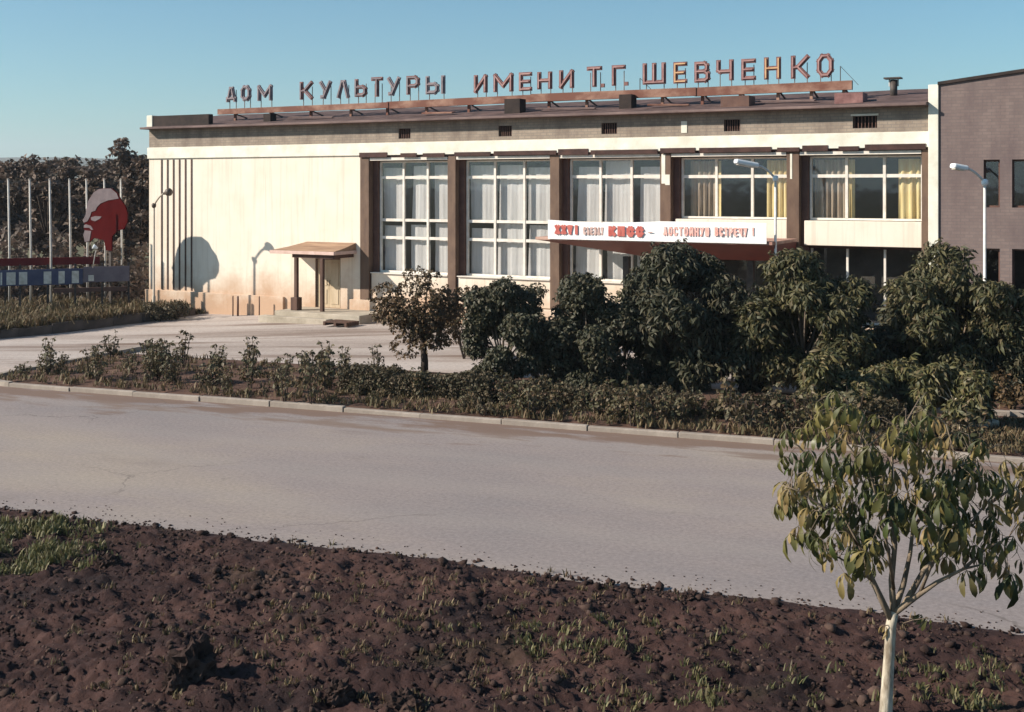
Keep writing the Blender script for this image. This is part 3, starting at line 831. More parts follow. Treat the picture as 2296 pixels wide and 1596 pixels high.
fr_.build('door_frame', M['pier'], hall)

# entrance canopy with a hull-shaped soffit
CO = -3.0
cl = fac(1200, 537, CO)[0]; cr = 17.9
MB().box(cl, cr, CO, -0.12, 3.46, 3.56).build('canopy_slab', M['canopy_lip'], hall, bevel=0.012)
hb = 2.86
MB().add([(cl + 0.05, CO + 0.04, 3.457), (cr - 0.03, CO + 0.04, 3.457), (cr - 0.03, -0.13, 3.457), (cl + 0.05, -0.13, 3.457),
          (cl + 3.6, CO + 1.7, hb), (cr - 0.08, CO + 1.7, hb), (cr - 0.08, -0.13, hb), (cl + 3.6, -0.13, hb)],
         [(0, 1, 2, 3), (7, 6, 5, 4), (0, 4, 5, 1), (1, 5, 6, 2), (2, 6, 7, 3), (3, 7, 4, 0)]).build('canopy_soffit', M['canopy_red'], hall)
for x, off in ((1405, CO + 1.9), (1683, CO + 1.9)):
    s = fac(x, 600, off)[0]
    MB().box(s - 0.11, s + 0.11, off - 0.11, off + 0.11, 0.0, hb - 0.002).build('canopy_post', M['steel'], hall, bevel=0.01)
MB().box(12.5, 18.0, CO + 0.2, -0.101, -0.4, 0.28).build('entrance_step', M['concrete'], hall, bevel=0.03)

# ------------------------------------------------------------------ lettering: stroke glyphs built as bars
G = {
 'Д': [[(.12, .16), (.40, 1), (.62, 1), (.88, .16)], [(.0, .16), (1, .16)], [(0, 0), (0, .16)], [(1, 0), (1, .16)]],
 'О': [[(.28, 0), (0, .25), (0, .75), (.28, 1), (.72, 1), (1, .75), (1, .25), (.72, 0), (.28, 0)]],
 'М': [[(0, 0), (0, 1), (.5, .3), (1, 1), (1, 0)]],
 'К': [[(0, 0), (0, 1)], [(0, .47), (.35, .5), (1, 1)], [(.35, .5), (1, 0)]],
 'У': [[(0, 1), (.5, .42)], [(1, 1), (.35, 0), (.1, 0)]],
 'Л': [[(0, 0), (.4, 1), (.62, 1), (1, 0)]],
 'Ь': [[(0, 1), (0, 0), (.75, 0), (1, .14), (1, .42), (.75, .55), (0, .55)]],
 'Ъ': [[(0, 1), (.22, 1), (.22, 0), (.8, 0), (1, .14), (1, .42), (.8, .55), (.22, .55)]],
 'Т': [[(0, 1), (1, 1)], [(.5, 1), (.5, 0)]],
 'Р': [[(0, 0), (0, 1), (.75, 1), (1, .86), (1, .58), (.75, .45), (0, .45)]],
 'Ы': [[(0, 1), (0, 0), (.48, 0), (.62, .14), (.62, .42), (.48, .55), (0, .55)], [(1, 0), (1, 1)]],
 'И': [[(0, 1), (0, 0), (1, 1), (1, 0)]],
 'Й': [[(0, .86), (0, 0), (1, .86), (1, 0)], [(.3, 1.02), (.7, 1.02)]],
 'Е': [[(1, 1), (0, 1), (0, 0), (1, 0)], [(0, .5), (.85, .5)]],
 'Н': [[(0, 0), (0, 1)], [(1, 0), (1, 1)], [(0, .5), (1, .5)]],
 'Г': [[(0, 0), (0, 1), (1, 1)]],
 'Ш': [[(0, 1), (0, 0), (1, 0), (1, 1)], [(.5, 0), (.5, 1)]],
 'В': [[(0, 0), (0, 1), (.72, 1), (.92, .88), (.92, .64), (.72, .53), (1, .40), (1, .12), (.78, 0), (0, 0)], [(0, .53), (.72, .53)]],
 'Ч': [[(0, 1), (0, .5), (.15, .42), (1, .42)], [(1, 1), (1, 0)]],
 'С': [[(1, .78), (.72, 1), (.28, 1), (0, .75), (0, .25), (.28, 0), (.72, 0), (1, .22)]],
 'З': [[(0, .85), (.3, 1), (.75, 1), (1, .85), (1, .62), (.7, .52), (.35, .52)], [(.7, .52), (1, .4), (1, .14), (.75, 0), (.3, 0), (0, .15)]],
 'П': [[(0, 0), (0, 1), (1, 1), (1, 0)]],
 'Ю': [[(0, 0), (0, 1)], [(0, .5), (.4, .5)], [(.55, 0), (.4, .25), (.4, .75), (.55, 1), (.85, 1), (1, .75), (1, .25), (.85, 0), (.55, 0)]],
 'X': [[(0, 0), (1, 1)], [(0, 1), (1, 0)]],
 'V': [[(0, 1), (.5, 0), (1, 1)]],
 'I': [[(.5, 0), (.5, 1)]],
 '!': [[(.5, .32), (.5, 1)], [(.5, 0), (.5, .1)]],
 '-': [[(0, .5), (1, .5)]],
 '.': [[(.5, 0), (.5, .06)]],
 ',': [[(.5, .06), (.3, -.18)]],
}
def glyph(ch, x0, z0, w, h, t, y0, y1, step=0.0012):
    mb = MB(); q = 0
    def P(p): return (x0 + t / 2 + p[0] * max(0.001, w - t), z0 + t / 2 + p[1] * (h - t))
    for line in G[ch]:
        for a, b in zip(line[:-1], line[1:]):
            A, B = P(a), P(b)
            dx, dz = B[0] - A[0], B[1] - A[1]; L_ = math.hypot(dx, dz) or 1
            dx, dz = dx / L_, dz / L_
            e = t / 2 * 0.98
            A = (A[0] - dx * e, A[1] - dz * e); B = (B[0] + dx * e, B[1] + dz * e)
            nx_, nz_ = -dz * t / 2, dx * t / 2
            poly = [(A[0] - nx_, A[1] - nz_), (B[0] - nx_, B[1] - nz_), (B[0] + nx_, B[1] + nz_), (A[0] + nx_, A[1] + nz_)]
            mb.prism(poly, y0 - step * q, y1 + step * q); q += 1
    return mb

SO = 1.3
sign = tag(empty('rooftop_sign', fw(0, SO, 0), TH), 'long row of weathered red and grey Cyrillic letters standing on the hall roof', 'sign')
LET = [('Д', 508, 530, 195, 229), ('О', 541, 562, 192, 226), ('М', 578, 610, 191, 226), ('К', 673, 701, 183, 223), ('У', 717, 743, 182, 221), ('Л', 756, 783, 180, 220),
       ('Ь', 796, 822, 177, 217), ('Т', 833, 858, 173, 217), ('У', 869, 897, 173, 214), ('Р', 912, 940, 170, 212), ('Ы', 955, 997, 170, 211),
       ('И', 1063, 1092, 168, 208), ('М', 1107, 1150, 165, 206), ('Е', 1164, 1192, 162, 204), ('Н', 1205, 1237, 161, 200), ('И', 1254, 1286, 157, 198),
       ('Т', 1316, 1349, 149, 195), ('.', 1347, 1355, 185, 196), ('Г', 1372, 1402, 146, 192), ('.', 1400, 1408, 182, 192), ('Ш', 1441, 1492, 141, 189), ('Е', 1510, 1540, 139, 187), ('В', 1557, 1591, 138, 185),
       ('Ч', 1606, 1644, 134, 181), ('Е', 1662, 1694, 132, 180), ('Н', 1713, 1750, 128, 178), ('К', 1773, 1814, 124, 176), ('О', 1831, 1868, 121, 173)]
for i, (ch, x0, x1, y0, y1) in enumerate(LET):
    a, _ = fac(x0, y0, SO); b, _ = fac(x1, y1, SO)
    xm = (x0 + x1) / 2
    zt = fac(xm, y0, SO)[1]; zb = fac(xm, y1, SO)[1]
    mcol = M['letter_grey'] if i in (0, 1, 2, 4, 5, 8, 10) else M['letter_red']
    th = 0.15 if ch not in '.,' else 0.14
    g = glyph(ch, a, zb, b - a, max(zt - zb, 0.15), th, -0.045, 0.045)
    lo = g.build('letter', mcol, sign)
    if ch not in '.,':
        glyph(ch, a + 0.045, zb + 0.045, b - a - 0.09, zt - zb - 0.09, 0.05, -0.085, -0.055, 0.0008).build('letter_tube', M['tube_gold'] if i in (21, 25) else (M['tube_pale'] if i > 10 else M['letter_grey']), lo)
    if ch not in '.,':
        for x in (a + 0.10, b - 0.10):
            MB().bar((x, 0.10, zb - 0.45), (x, 0.10, zb + 0.55), 0.025, 0.025, (0, 1, 0)).build('letter_stay', M['letter_back'], sign)
rails = []
def rail(xa, ya, xb, yb, hh, dy, mat, w=0.16):
    a, za = fac(xa, ya, SO); b, zb = fac(xb, yb, SO)
    MB().add([(a, dy, za - hh), (b, dy, zb - hh), (b, dy + w, zb - hh), (a, dy + w, za - hh), (a, dy, za), (b, dy, zb), (b, dy + w, zb), (a, dy + w, za)],
             [(0, 3, 2, 1), (4, 5, 6, 7), (0, 1, 5, 4), (1, 2, 6, 5), (2, 3, 7, 6), (3, 0, 4, 7)]).build('rail', mat, sign)
rail(488, 245, 870, 229, 0.24, -0.02, M['sign_rail'])
rail(866, 228, 1195, 212, 0.29, 0.01, M['sign_rail'])
rail(1190, 211, 1560, 196, 0.30, -0.03, M['sign_rail'])
rail(1556, 196.5, 1909, 180, 0.31, 0.0, M['sign_rail'])
rail(1150, 226, 1640, 205, 0.07, 0.22, M['letter_back'], 0.07)
for x in (520, 600, 690, 780, 862, 950, 1045, 1135, 1225, 1310, 1395, 1480, 1570, 1655, 1740, 1815, 1888):
    y = 245 + (180 - 245) * (x - 488) / (1909 - 488) + 9
    s, z = fac(x, y, SO)
    MB().box(s - 0.05, s + 0.05, 0.17, 0.27, 8.0, z).build('sign_post', M['sign_rail'], sign)
    MB().bar((s, 0.22, z - 0.05), (s, 1.5, 8.30), 0.05, 0.05).build('brace', M['letter_back'], sign)
for x, y0, y1 in ((1882, 148, 185), (1432, 175, 205)):
    s, zt = fac(x, y0, SO); _, zb = fac(x, y1, SO)
    MB().bar((s, 0.1, zb), (s, 0.1, zt), 0.025, 0.025, (0, 1, 0)).build('stay_rod', M['steel'], sign)
    MB().bar((s + 0.6, 0.12, zb - 0.1), (s, 0.12, zt), 0.015, 0.015, (0, 1, 0)).build('stay_wire', M['steel'], sign)

# things lying on the roof
def roof_thing(name, x0, x1, y0, y1, off, dep, mat, label, cat, zbase):
    a, zt = fac(x0, y0, off); b, zb = fac(x1, y1, off)
    o = MB().box(0, b - a, 0, dep, 0, max(0.12, zt - zbase)).build(name, mat, bevel=0.01)
    o.location = fw(a, off, zbase); o.rotation_euler = (0, 0, TH)
    tag(o, label, cat)
    return o
roof_thing('roof_box', 1870, 1934, 209, 231, 0.35, 0.7, M['letter_red'], 'long red-brown box lying at the roof edge near the chimney', 'box', 8.0)
roof_thing('roof_box', 1615, 1679, 216, 235, 0.35, 0.7, M['frame_brown'], 'flat brown box on the roof edge below the letter Е', 'box', 8.0)
roof_thing('roof_box', 1387, 1415, 212, 222, 0.9, 0.5, M['coping'], 'small dark box on the roof under the letter Г', 'box', 8.08)
roof_thing('roof_box', 1130, 1165, 222, 232, 0.6, 0.5, M['coping'], 'small dark box on the roof below the second letter М', 'box', 8.06)
roof_thing('roof_box', 590, 606, 255, 268, 0.4, 0.4, M['coping'], 'little black box on the roof edge below the first letters', 'box', 8.0)
for k, (x, y, ln, an, lab) in enumerate(((700, 246, 2.2, 0.1, 'weathered plank lying on the roof below the first word'), (985, 236, 1.6, -0.15, 'short plank lying on the roof below the end of the second word'), (1270, 226, 2.4, 0.08, 'long plank lying on the roof below the third word'), (1500, 219, 1.5, 0.2, 'tilted plank lying on the roof below the letter Ш'), (1765, 214, 2.0, -0.06, 'plank lying on the roof below the last letters'))):
    s_, z_ = fac(x, y, 1.0)
    o = MB().box(-ln / 2, ln / 2, -0.10, 0.10, 0, 0.05).build('loose_plank', M['sign_rail'] if k % 2 else M['roof_edge'], bevel=0.006)
    o.location = fw(s_, 0.9, 8.22); o.rotation_euler = (0.17, 0.02, TH + an); tag(o, lab, 'plank')
chm = tag(empty('chimney', fw(fac(2003, 190, 2.2)[0], 2.2, 8.2), TH), 'thin metal flue with flat cap on the roof beside the wing', 'chimney')
MB().tube([(0, 0, 0), (0, 0, 0.72)], 0.12, 12).build('pipe', M['steel'], chm, smooth=True)
MB().box(-0.30, 0.26, -0.2, 0.2, 0.75, 0.80).build('cap', M['steel'], chm)
MB().box(-0.16, -0.13, -0.03, 0.03, 0.5, 0.749).build('bracket', M['lamp'], chm)
MB().box(0.13, 0.16, -0.03, 0.03, 0.5, 0.749).build('bracket', M['steel'], chm)

# banner on the canopy
b0, _ = fac(1228, 516, CO - 0.05); b1, _ = fac(1718, 520, CO - 0.05)
ban = tag(empty('banner', fw(b0, CO - 0.05, 3.5), TH), 'white slogan banner with red lettering on the front of the entrance canopy', 'banner')
BL = b1 - b0; BH = 0.66
vs, fs = [], []
nb = 60
for i in range(nb + 1):
    x = BL * i / nb
    sag = 0.045 * math.sin(math.pi * min(1.0, x / (BL * 0.53))) if x < BL * 0.53 else 0
    d = 0.012 * math.sin(x * 2.2) + 0.008 * math.sin(x * 5.1)
    vs += [(x, d, 0.0), (x, d - 0.004, BH / 2 - sag * 0.6), (x, d, BH - 0.0 - sag * 1.6)]
vs2 = [(x, y + 0.012, z) for x, y, z in vs]
n3 = len(vs)
for i in range(nb):
    for k in range(2):
        q = i * 3 + k
        fs.append((q, q + 3, q + 4, q + 1)); fs.append((q + n3 + 1, q + n3 + 4, q + n3 + 3, q + n3))
    for q in (i * 3, i * 3 + 2):
        fs.append((q, q + n3, q + n3 + 3, q + 3))
MB().add(vs + vs2, fs).build('cloth', M['banner'], ban, smooth=False)
def btext(txt, u0, u1, z, h, t, mat, gap=0.16, wide=None):
    n_ = len(txt); unit = (u1 - u0) * BL / n_
    for i, ch in enumerate(txt):
        w = unit * (1 - gap)
        if ch in 'I!': w = max(t * 1.05, unit * 0.4)
        x = u0 * BL + unit * i + (unit * (1 - gap) - w) / 2
        glyph(ch, x, z, w, h, t, -0.034, -0.026, 0.0006).build('letter', mat, ban)
btext('XXVI', 0.036, 0.160, 0.17, 0.32, 0.105, M['banner_red'], 0.14)
btext('СЪЕЗДУ', 0.176, 0.278, 0.17, 0.26, 0.055, M['banner_grey'], 0.2)
btext('КПСС', 0.297, 0.47, 0.14, 0.34, 0.125, M['banner_red'], 0.2)
btext('-', 0.482, 0.505, 0.27, 0.05, 0.03, M['banner_grey'], 0.1)
btext('ДОСТОЙНУЮ', 0.552, 0.762, 0.20, 0.29, 0.05, M['banner_pink'], 0.22)
btext('ВСТРЕЧУ', 0.780, 0.925, 0.22, 0.28, 0.05, M['banner_pink'], 0.26)
btext('!', 0.938, 0.957, 0.25, 0.26, 0.045, M['banner_pink'], 0.3)

# ------------------------------------------------------------------ lamps
def street_lamp(base, h_knee, arm, head_len, mpole, mhead, label, r=0.045):
    o = tag(empty('street_lamp', base), label, 'street lamp')
    MB().tube([(0, 0, 0), (0, 0, 0.9), (0, 0, 0.95), (0, 0, h_knee)], [r * 1.5, r * 1.5, r, r * 0.8], 10).build('pole', mpole, o, smooth=True)
    ax, ay, az = arm
    pts = [(ax * f, ay * f, h_knee + az * (1 - (1 - f) ** 1.7)) for f in (0, 0.25, 0.5, 0.75, 1.0)]
    MB().tube(pts, [r * 0.75] * 5, 8).build('arm', mpole, o, smooth=True)
    MB().tube([(0, 0, h_knee - 0.10), (0, 0, h_knee - 0.04), (0, 0, h_knee + 0.06), (0, 0, h_knee + 0.10)], [r * 1.2, r * 1.9, r * 1.9, r], 10).build('collar', mhead, o, smooth=True)
    d = (Vector(pts[4]) - Vector(pts[3])); d.z *= 0.7; d.normalize()
    e = Vector(pts[4])
    prof = [(-0.10, 0.05), (0.05, 0.085), (head_len * 0.35, 0.15), (head_len * 0.75, 0.17), (head_len * 0.95, 0.12), (head_len, 0.03)]
    if head_len > 0.4:
        MB().bar(e - d * 0.05, e + d * head_len, 0.30, 0.15).build('lamp_head', mhead, o, bevel=0.05)
        MB().bar(e + d * 0.08 - Vector((0, 0, 0.085)), e + d * (head_len * 0.9) - Vector((0, 0, 0.085)), 0.22, 0.04).build('lamp_glass', M['sheet'], o, bevel=0.015)
    else:
        MB().tube([e + d * a for a, _ in prof], [q for _, q in prof], 12).build('lamp_head', mhead, o, smooth=True)
    return o
LY = 50.85
street_lamp((at(345, LY), LY, -0.25), 4.75, (0.56, -0.30, 0.52), 0.34, M['lamp_pole_old'], M['lamp_dark'], 'street lamp with dark hood in front of the wall strips', 0.05)
LY = 38.0
street_lamp((at(1738, LY), LY, 0.0), 5.55, (-0.62, -0.1, 0.42), 0.72, M['lamp'], M['lamp_shell'], 'white-hooded street lamp rising behind the bushes by the entrance canopy', 0.047)
LY = 35.5
street_lamp((at(2207, LY), LY, 0.0), 5.42, (-0.62, -0.1, 0.42), 0.42, M['lamp'], M['lamp_shell'], 'white-hooded street lamp in front of the brick wing', 0.05)

# ------------------------------------------------------------------ left: flagpoles, profile panel, honour board
for k, x in enumerate((20, 68, 113, 157, 195, 235, 272)):
    Y = 53.0 + 0.55 * k - (2.4 if k == 2 else 0)
    top = CAM_H - (403 - HOR) * Y / FOC
    o = empty('flagpole', (at(x + 1.5, Y), Y, -0.1))
    ords = ['leftmost', 'second from the left', 'third from the left', 'fourth from the left', 'fifth from the left', 'sixth from the left', 'rightmost']
    tag(o, ('%s of the seven thin pale flagpoles beside the hall' % ords[k]) if k in (0, 6) else 'thin pale flagpole, %s of the seven beside the hall' % ords[k], 'flagpole', 'flagpoles beside the hall')
    MB().tube([(0, 0, 0), (0, 0, 2.5), (-0.06, 0, top + 0.1)], [0.055, 0.05, 0.04], 8).build('pole', M['flagpole'], o, smooth=True)
    MB().tube([(-0.06, 0, top + 0.102), (-0.06, 0, top + 0.15)], [0.055, 0.03], 8).build('finial', M['flagpole'], o, smooth=True)

HA = TH                                                  # the panel stands parallel to the facade, well in front of it
HC = fw(fac(237, 500, -2.35)[0], -2.35); HU = Vector((math.cos(HA), math.sin(HA), 0))
def hpix(x, y):
    t = (x - CX) / FOC
    q = (t * HC.y - HC.x) / (HU.x - t * HU.y)
    return q, CAM_H - (y - HOR) * (HC.y + q * HU.y) / FOC
prof_sign = tag(empty('profile_panel', HC, HA), 'large red and grey profile head panel facing left beside the flagpoles', 'sign')
def hp(pts): return [hpix(x * 0.2134, 376.5 + y * 0.2134) for x, y in pts]
outline = [(1100, 213), (1170, 213), (1232, 262), (1262, 325), (1312, 395), (1338, 480), (1335, 570), (1300, 640), (1230, 660), (1175, 720), (1172, 870), (1112, 866), (1092, 760), (1040, 745), (985, 735), (945, 772), (892, 782),
           (874, 705), (890, 652), (876, 632), (898, 602), (880, 578), (866, 552), (900, 492), (903, 440), (928, 340), (985, 252), (1040, 220)]
def flat(poly, y0, y1):
    import bmesh
    bm = bmesh.new()
    vv = [bm.verts.new((x, y0, z)) for x, z in poly]
    f = bm.faces.new(vv)
    r = bmesh.ops.extrude_face_region(bm, geom=[f])
    for g in r['geom']:
        if isinstance(g, bmesh.types.BMVert): g.co.y = y1
    bmesh.ops.triangulate(bm, faces=[f for f in bm.faces if len(f.verts) > 4])
    bmesh.ops.recalc_face_normals(bm, faces=bm.faces)
    me = bpy.data.meshes.new('panel'); bm.to_mesh(me); bm.free()
    return me
def add_flat(name, poly, y0, y1, m, parent):
    me = flat(poly, y0, y1); me.name = name
    return link_mesh(name, me, m, parent)
add_flat('head_panel', hp(outline), 0.0, 0.06, M['head_red'], prof_sign)
for poly in ([(1100, 216), (1168, 216), (1228, 266), (1250, 322), (1140, 340), (1060, 372), (1022, 410), (1003, 450), (962, 462), (952, 500), (922, 560), (884, 574), (870, 551), (903, 493), (907, 441), (932, 342), (988, 255), (1042, 223)],
             [(958, 520), (1000, 505), (1070, 510), (1050, 535), (1000, 560), (962, 548)],
             [(884, 602), (905, 592), (958, 608), (982, 650), (962, 650), (940, 628), (884, 628)],
             [(893, 655), (960, 662), (942, 768), (894, 778), (878, 705)]):
    add_flat('pale_plate', hp(poly), -0.02, -0.002, M['head_pale'], prof_sign)
nx0 = hp([(1142, 800)])[0][0]
MB().box(nx0 - 0.07, nx0 + 0.07, 0.062, 0.16, -0.3, 4.2).build('post', M['steel'], prof_sign)
MB().bar((nx0 - 0.6, 0.10, 3.6), (nx0 + 0.6, 0.10, 3.6), 0.06, 0.06).build('cross_bar', M['steel'], prof_sign)

fl = tag(empty('floodlight', (at(208, 50.2), 50.2, 2.05)), 'small white floodlight on a stem below the profile panel', 'floodlight')
MB().tube([(0, 0, -0.15), (0.10, 0, 0.45), (0.14, 0, 0.58)], 0.02, 6).build('stem', M['flagpole'], fl, smooth=True)
MB().tube([(0.20, 0, 0.66), (0.10, -0.03, 0.72), (0.02, -0.05, 0.76)], [0.04, 0.09, 0.10], 10).build('lamp_head', M['lamp_shell'], fl, smooth=True)

BYL, BYR = 50.2, 52.2
bl = Vector((at(-25, BYL), BYL, 0)); brr = Vector((at(290, BYR), BYR, 0))
bd = (brr - bl); bl_len = bd.length; brz = math.atan2(bd.y, bd.x)
board = tag(empty('honour_board', bl, brz), 'low blue board with pale picture sheets in front of the flagpoles', 'board')
MB().box(0, bl_len * 0.66, -0.03, 0.03, 1.13, 1.80).build('panel', M['board_blue'], board)
MB().box(bl_len * 0.664, bl_len, -0.02, 0.04, 1.20, 1.86).build('panel', M['board_grey'], board)
for k in range(6):
    x = bl_len * (0.02 + k * 0.195)
    MB().box(x - 0.04, x + 0.04, 0.042, 0.12, -0.1, 2.0).build('post', M['steel'], board)
MB().box(bl_len * 0.45, bl_len * 0.98, 0.05, 0.16, 0.78, 0.96).build('lower_rail', M['frame_brown'], board)
for (z0, z1) in ((0, 18), (62, 155), (190, 275), (445, 525), (600, 665), (740, 815), (915, 975)):
    xa = (z0 * 0.2134 + 25) / 315 * bl_len; xb = (z1 * 0.2134 + 25) / 315 * bl_len
    hi = 1.70 if z0 < 900 else 1.5
    MB().box(xa, xb, -0.045, -0.032, 1.18 if z0 < 900 else 1.25, hi).build('picture_sheet', M['sheet'], board)
rb = tag(empty('red_board', (bl.x, bl.y + 0.9, 0), brz), 'long dark red slogan board above the blue board', 'board')
MB().box(0, bl_len * 0.73, -0.03, 0.03, 1.92, 2.24).build('panel', M['board_red'], rb)
for f in (0.05, 0.35, 0.66):
    MB().box(bl_len * f - 0.03, bl_len * f + 0.03, 0.032, 0.09, -0.1, 2.2).build('post', M['steel'], rb)

# stakes by the wall, dark step by the porch
for k, (x, y0, y1, lab) in enumerate(((522, 660, 700, 'thin iron stake standing left of a thicker one by the wall'), (533, 660, 700, 'thick rusty iron stake standing by the wall under the lamp shadow'), (581, 662, 702, 'lone thin iron stake by the wall left of the porch'))):
    p = fw(fac(x, y1, -0.5)[0], -0.5, gz(*fw(fac(x, y1, -0.5)[0], -0.5).xy[:]) - 0.02)
    o = MB().tube([(0, 0, 0), (0.004, 0, 0.5), (0, 0, 0.85), (0.02, 0, 0.88)], [0.03 if k != 1 else 0.05] * 3 + [0.015], 6).build('stake', M['frame_brown'], smooth=True)
    o.location = p; tag(o, lab, 'stake', 'iron stakes by the wall')
pal = tag(empty('pallet', fw(fac(765, 712, -2.6)[0], -2.6, 0.0), TH), 'dark low wooden pallet lying before the porch steps', 'pallet')
for k in range(5):
    MB().box(-0.55, 0.55, -0.42 + 0.17 * k, -0.29 + 0.17 * k, 0.12, 0.15).build('plank', M['wood_dark'], pal)
for x in (-0.5, 0.0, 0.5):
    MB().box(x - 0.05, x + 0.05, -0.42, 0.39, 0.0, 0.118).build('bearer', M['wood_dark'], pal)

# ------------------------------------------------------------------ foliage
def leaflet(L, W, droop, n=4, fold=0.25):
    """an obovate leaflet along +X, broadest beyond the middle, folded on its midrib and curving down"""
    prof = [(0.0, 0.08), (0.36, 0.34), (0.68, 1.0), (0.88, 0.78), (1.0, 0.05)] if n == 4 else [(0.0, 0.08), (0.6, 1.0), (1.0, 0.05)]
    vs, fs = [], []
    for (f, w) in prof:
        ang = droop * f
        x = L * f * math.cos(ang * 0.7); z = -L * f * math.sin(ang * 0.7)
        hw = W / 2 * w
        vs += [(x, -hw, z + fold * hw), (x, 0, z), (x, hw, z + fold * hw)]
    for i in range(len(prof) - 1):
        b = i * 3
        fs += [(b, b + 3, b + 4, b + 1), (b + 1, b + 4, b + 5, b + 2)]
    return np.array(vs), np.array(fs)

def palmate(nl, L, W, droop, n=4, rnd=None, spread=2.3, incf=0.50):
    V, F = [], []; c = 0
    for k in range(nl):
        a = (k / (nl - 1) - 0.5) * 2 * spread
        sc = 1.0 - 0.35 * abs(k / (nl - 1) - 0.5) * 2
        if rnd: sc *= rnd.uniform(0.85, 1.1)
        v, f = leaflet(L * sc, W * sc, droop * (rnd.uniform(0.75, 1.25) if rnd else 1), n)
        # incline the leaflet outwards and downwards
        inc = incf * droop * (rnd.uniform(0.7, 1.2) if rnd else 1)
        Rm = np.array(Matrix.Rotation(a, 3, 'Z') @ Matrix.Rotation(inc, 3, 'Y'))
        V.append(v @ Rm.T); F.append(f + c); c += len(v)
    return np.vstack(V), np.vstack(F)

def quad_leaf(L, W):
    return np.array([(0, 0, 0), (L * 0.5, -W / 2, 0.12 * W), (L, 0, -0.1 * L), (L * 0.5, W / 2, 0.12 * W)]), np.array([(0, 1, 2, 3)])

def blob_points(blobs, n, shell=0.55, rng=RNG):
    w = np.array([b[3] * b[4] * b[5] for b in blobs]) ** 0.67; w /= w.sum()
    idx = rng.choice(len(blobs), n, p=w)
    B = np.array(blobs)[idx]
    d = rng.normal(size=(n, 3)); d /= np.linalg.norm(d, axis=1)[:, None]
    r = shell + (1 - shell) * rng.random(n) ** 0.6
    r *= 1 + 0.10 * rng.normal(size=n)
    P = B[:, :3] + d * B[:, 3:6] * r[:, None]
    return P, d

def crown_mesh(name, blobs, n, template, mat, smin=0.7, smax=1.25, shell=0.55, tilt=0.6, zmin=0.1, rng=RNG, outward=True):
    P, d = blob_points(blobs, n, shell, rng)
    keep = P[:, 2] > zmin
    P, d = P[keep], d[keep]; n = len(P)
    yaw = np.arctan2(d[:, 1], d[:, 0]) + rng.normal(0, 0.8, n) if outward else rng.random(n) * 6.283
    R = rot_batch(yaw, rng.normal(0, tilt, n), rng.normal(0.25, tilt, n))
    V, F = scatter(template[0], template[1], P, R, rng.uniform(smin, smax, n))
    return np_mesh(name, V, F, mat)

def clumped(center, R3, k, rad, rng=RNG, flat_bottom=0.3):
    """uneven crown: k leaf clumps over an ellipsoid"""
    out = []
    for i in range(k):
        a = rng.random() * 6.283; u = rng.uniform(-flat_bottom, 1.0); h = math.sqrt(max(0, 1 - u * u))
        f = rng.uniform(0.55, 0.95)
        r = rad * rng.uniform(0.65, 1.25)
        out.append((center[0] + R3[0] * f * h * math.cos(a), center[1] + R3[1] * f * h * math.sin(a), center[2] + R3[2] * f * u, r, r, r * rng.uniform(0.7, 0.95)))
    return out

def tree(name, base, trunk_h, trunk_r, center, R3, k, rad, n, template, mleaf, mbark, label, cat='tree', group=None, core=True, lean=(0, 0), rng=RNG, shell=0.5, tilt=0.6, flat_bottom=0.3, white=0.0):
    o = tag(empty(name, base), label, cat, group)
    tb = MB()
    top = Vector((lean[0] + center[0] * 0.5, lean[1] + center[1] * 0.5, trunk_h))
    tb.tube([(0, 0, -0.15), (0.02, 0, trunk_h * 0.3), (top.x * 0.5, top.y * 0.5, trunk_h * 0.65), top], [trunk_r * 1.25, trunk_r, trunk_r * 0.9, trunk_r * 0.75], 9)
    blobs = clumped(center, R3, int(k * 1.4), rad * 0.84, rng, flat_bottom)
    for q in blobs:
        e = Vector(q[:3]); m = top.lerp(e, 0.5) + Vector((0, 0, -0.12 * (e - top).length * 0.5))
        tb.tube([top - Vector((0, 0, 0.15)), m, e], [trunk_r * 0.5, trunk_r * 0.3, trunk_r * 0.1], 6)
    tb.build('trunk', mbark, o, smooth=True)
    if white > 0:
        MB().tube([(0, 0, 0), (0.021, 0, white)], [trunk_r * 1.25, trunk_r * 1.06], 10).build('limewash', M['whitewash'], o, smooth=True)
    cm = crown_mesh('crown', blobs, n, template, mleaf, shell=shell, tilt=tilt, rng=rng, zmin=0.15)
    c = link_mesh('crown', cm, None, o); c['kind'] = 'stuff'
    return o

LP_MID = palmate(5, 0.25, 0.068, 1.3, 2, None, 2.3, 0.2)
LP_BUSH = palmate(4, 0.15, 0.07, 0.9, 2, None, 1.9, 0.3)
LP_SM = palmate(3, 0.12, 0.07, 0.6, 2, spread=1.3)
LQ_FAR = (np.vstack([quad_leaf(0.34, 0.2)[0], quad_leaf(0.3, 0.2)[0] @ np.array(Matrix.Rotation(2.2, 3, 'Z') @ Matrix.Rotation(0.6, 3, 'X')).T]), np.array([(0, 1, 2, 3), (4, 5, 6, 7)]))

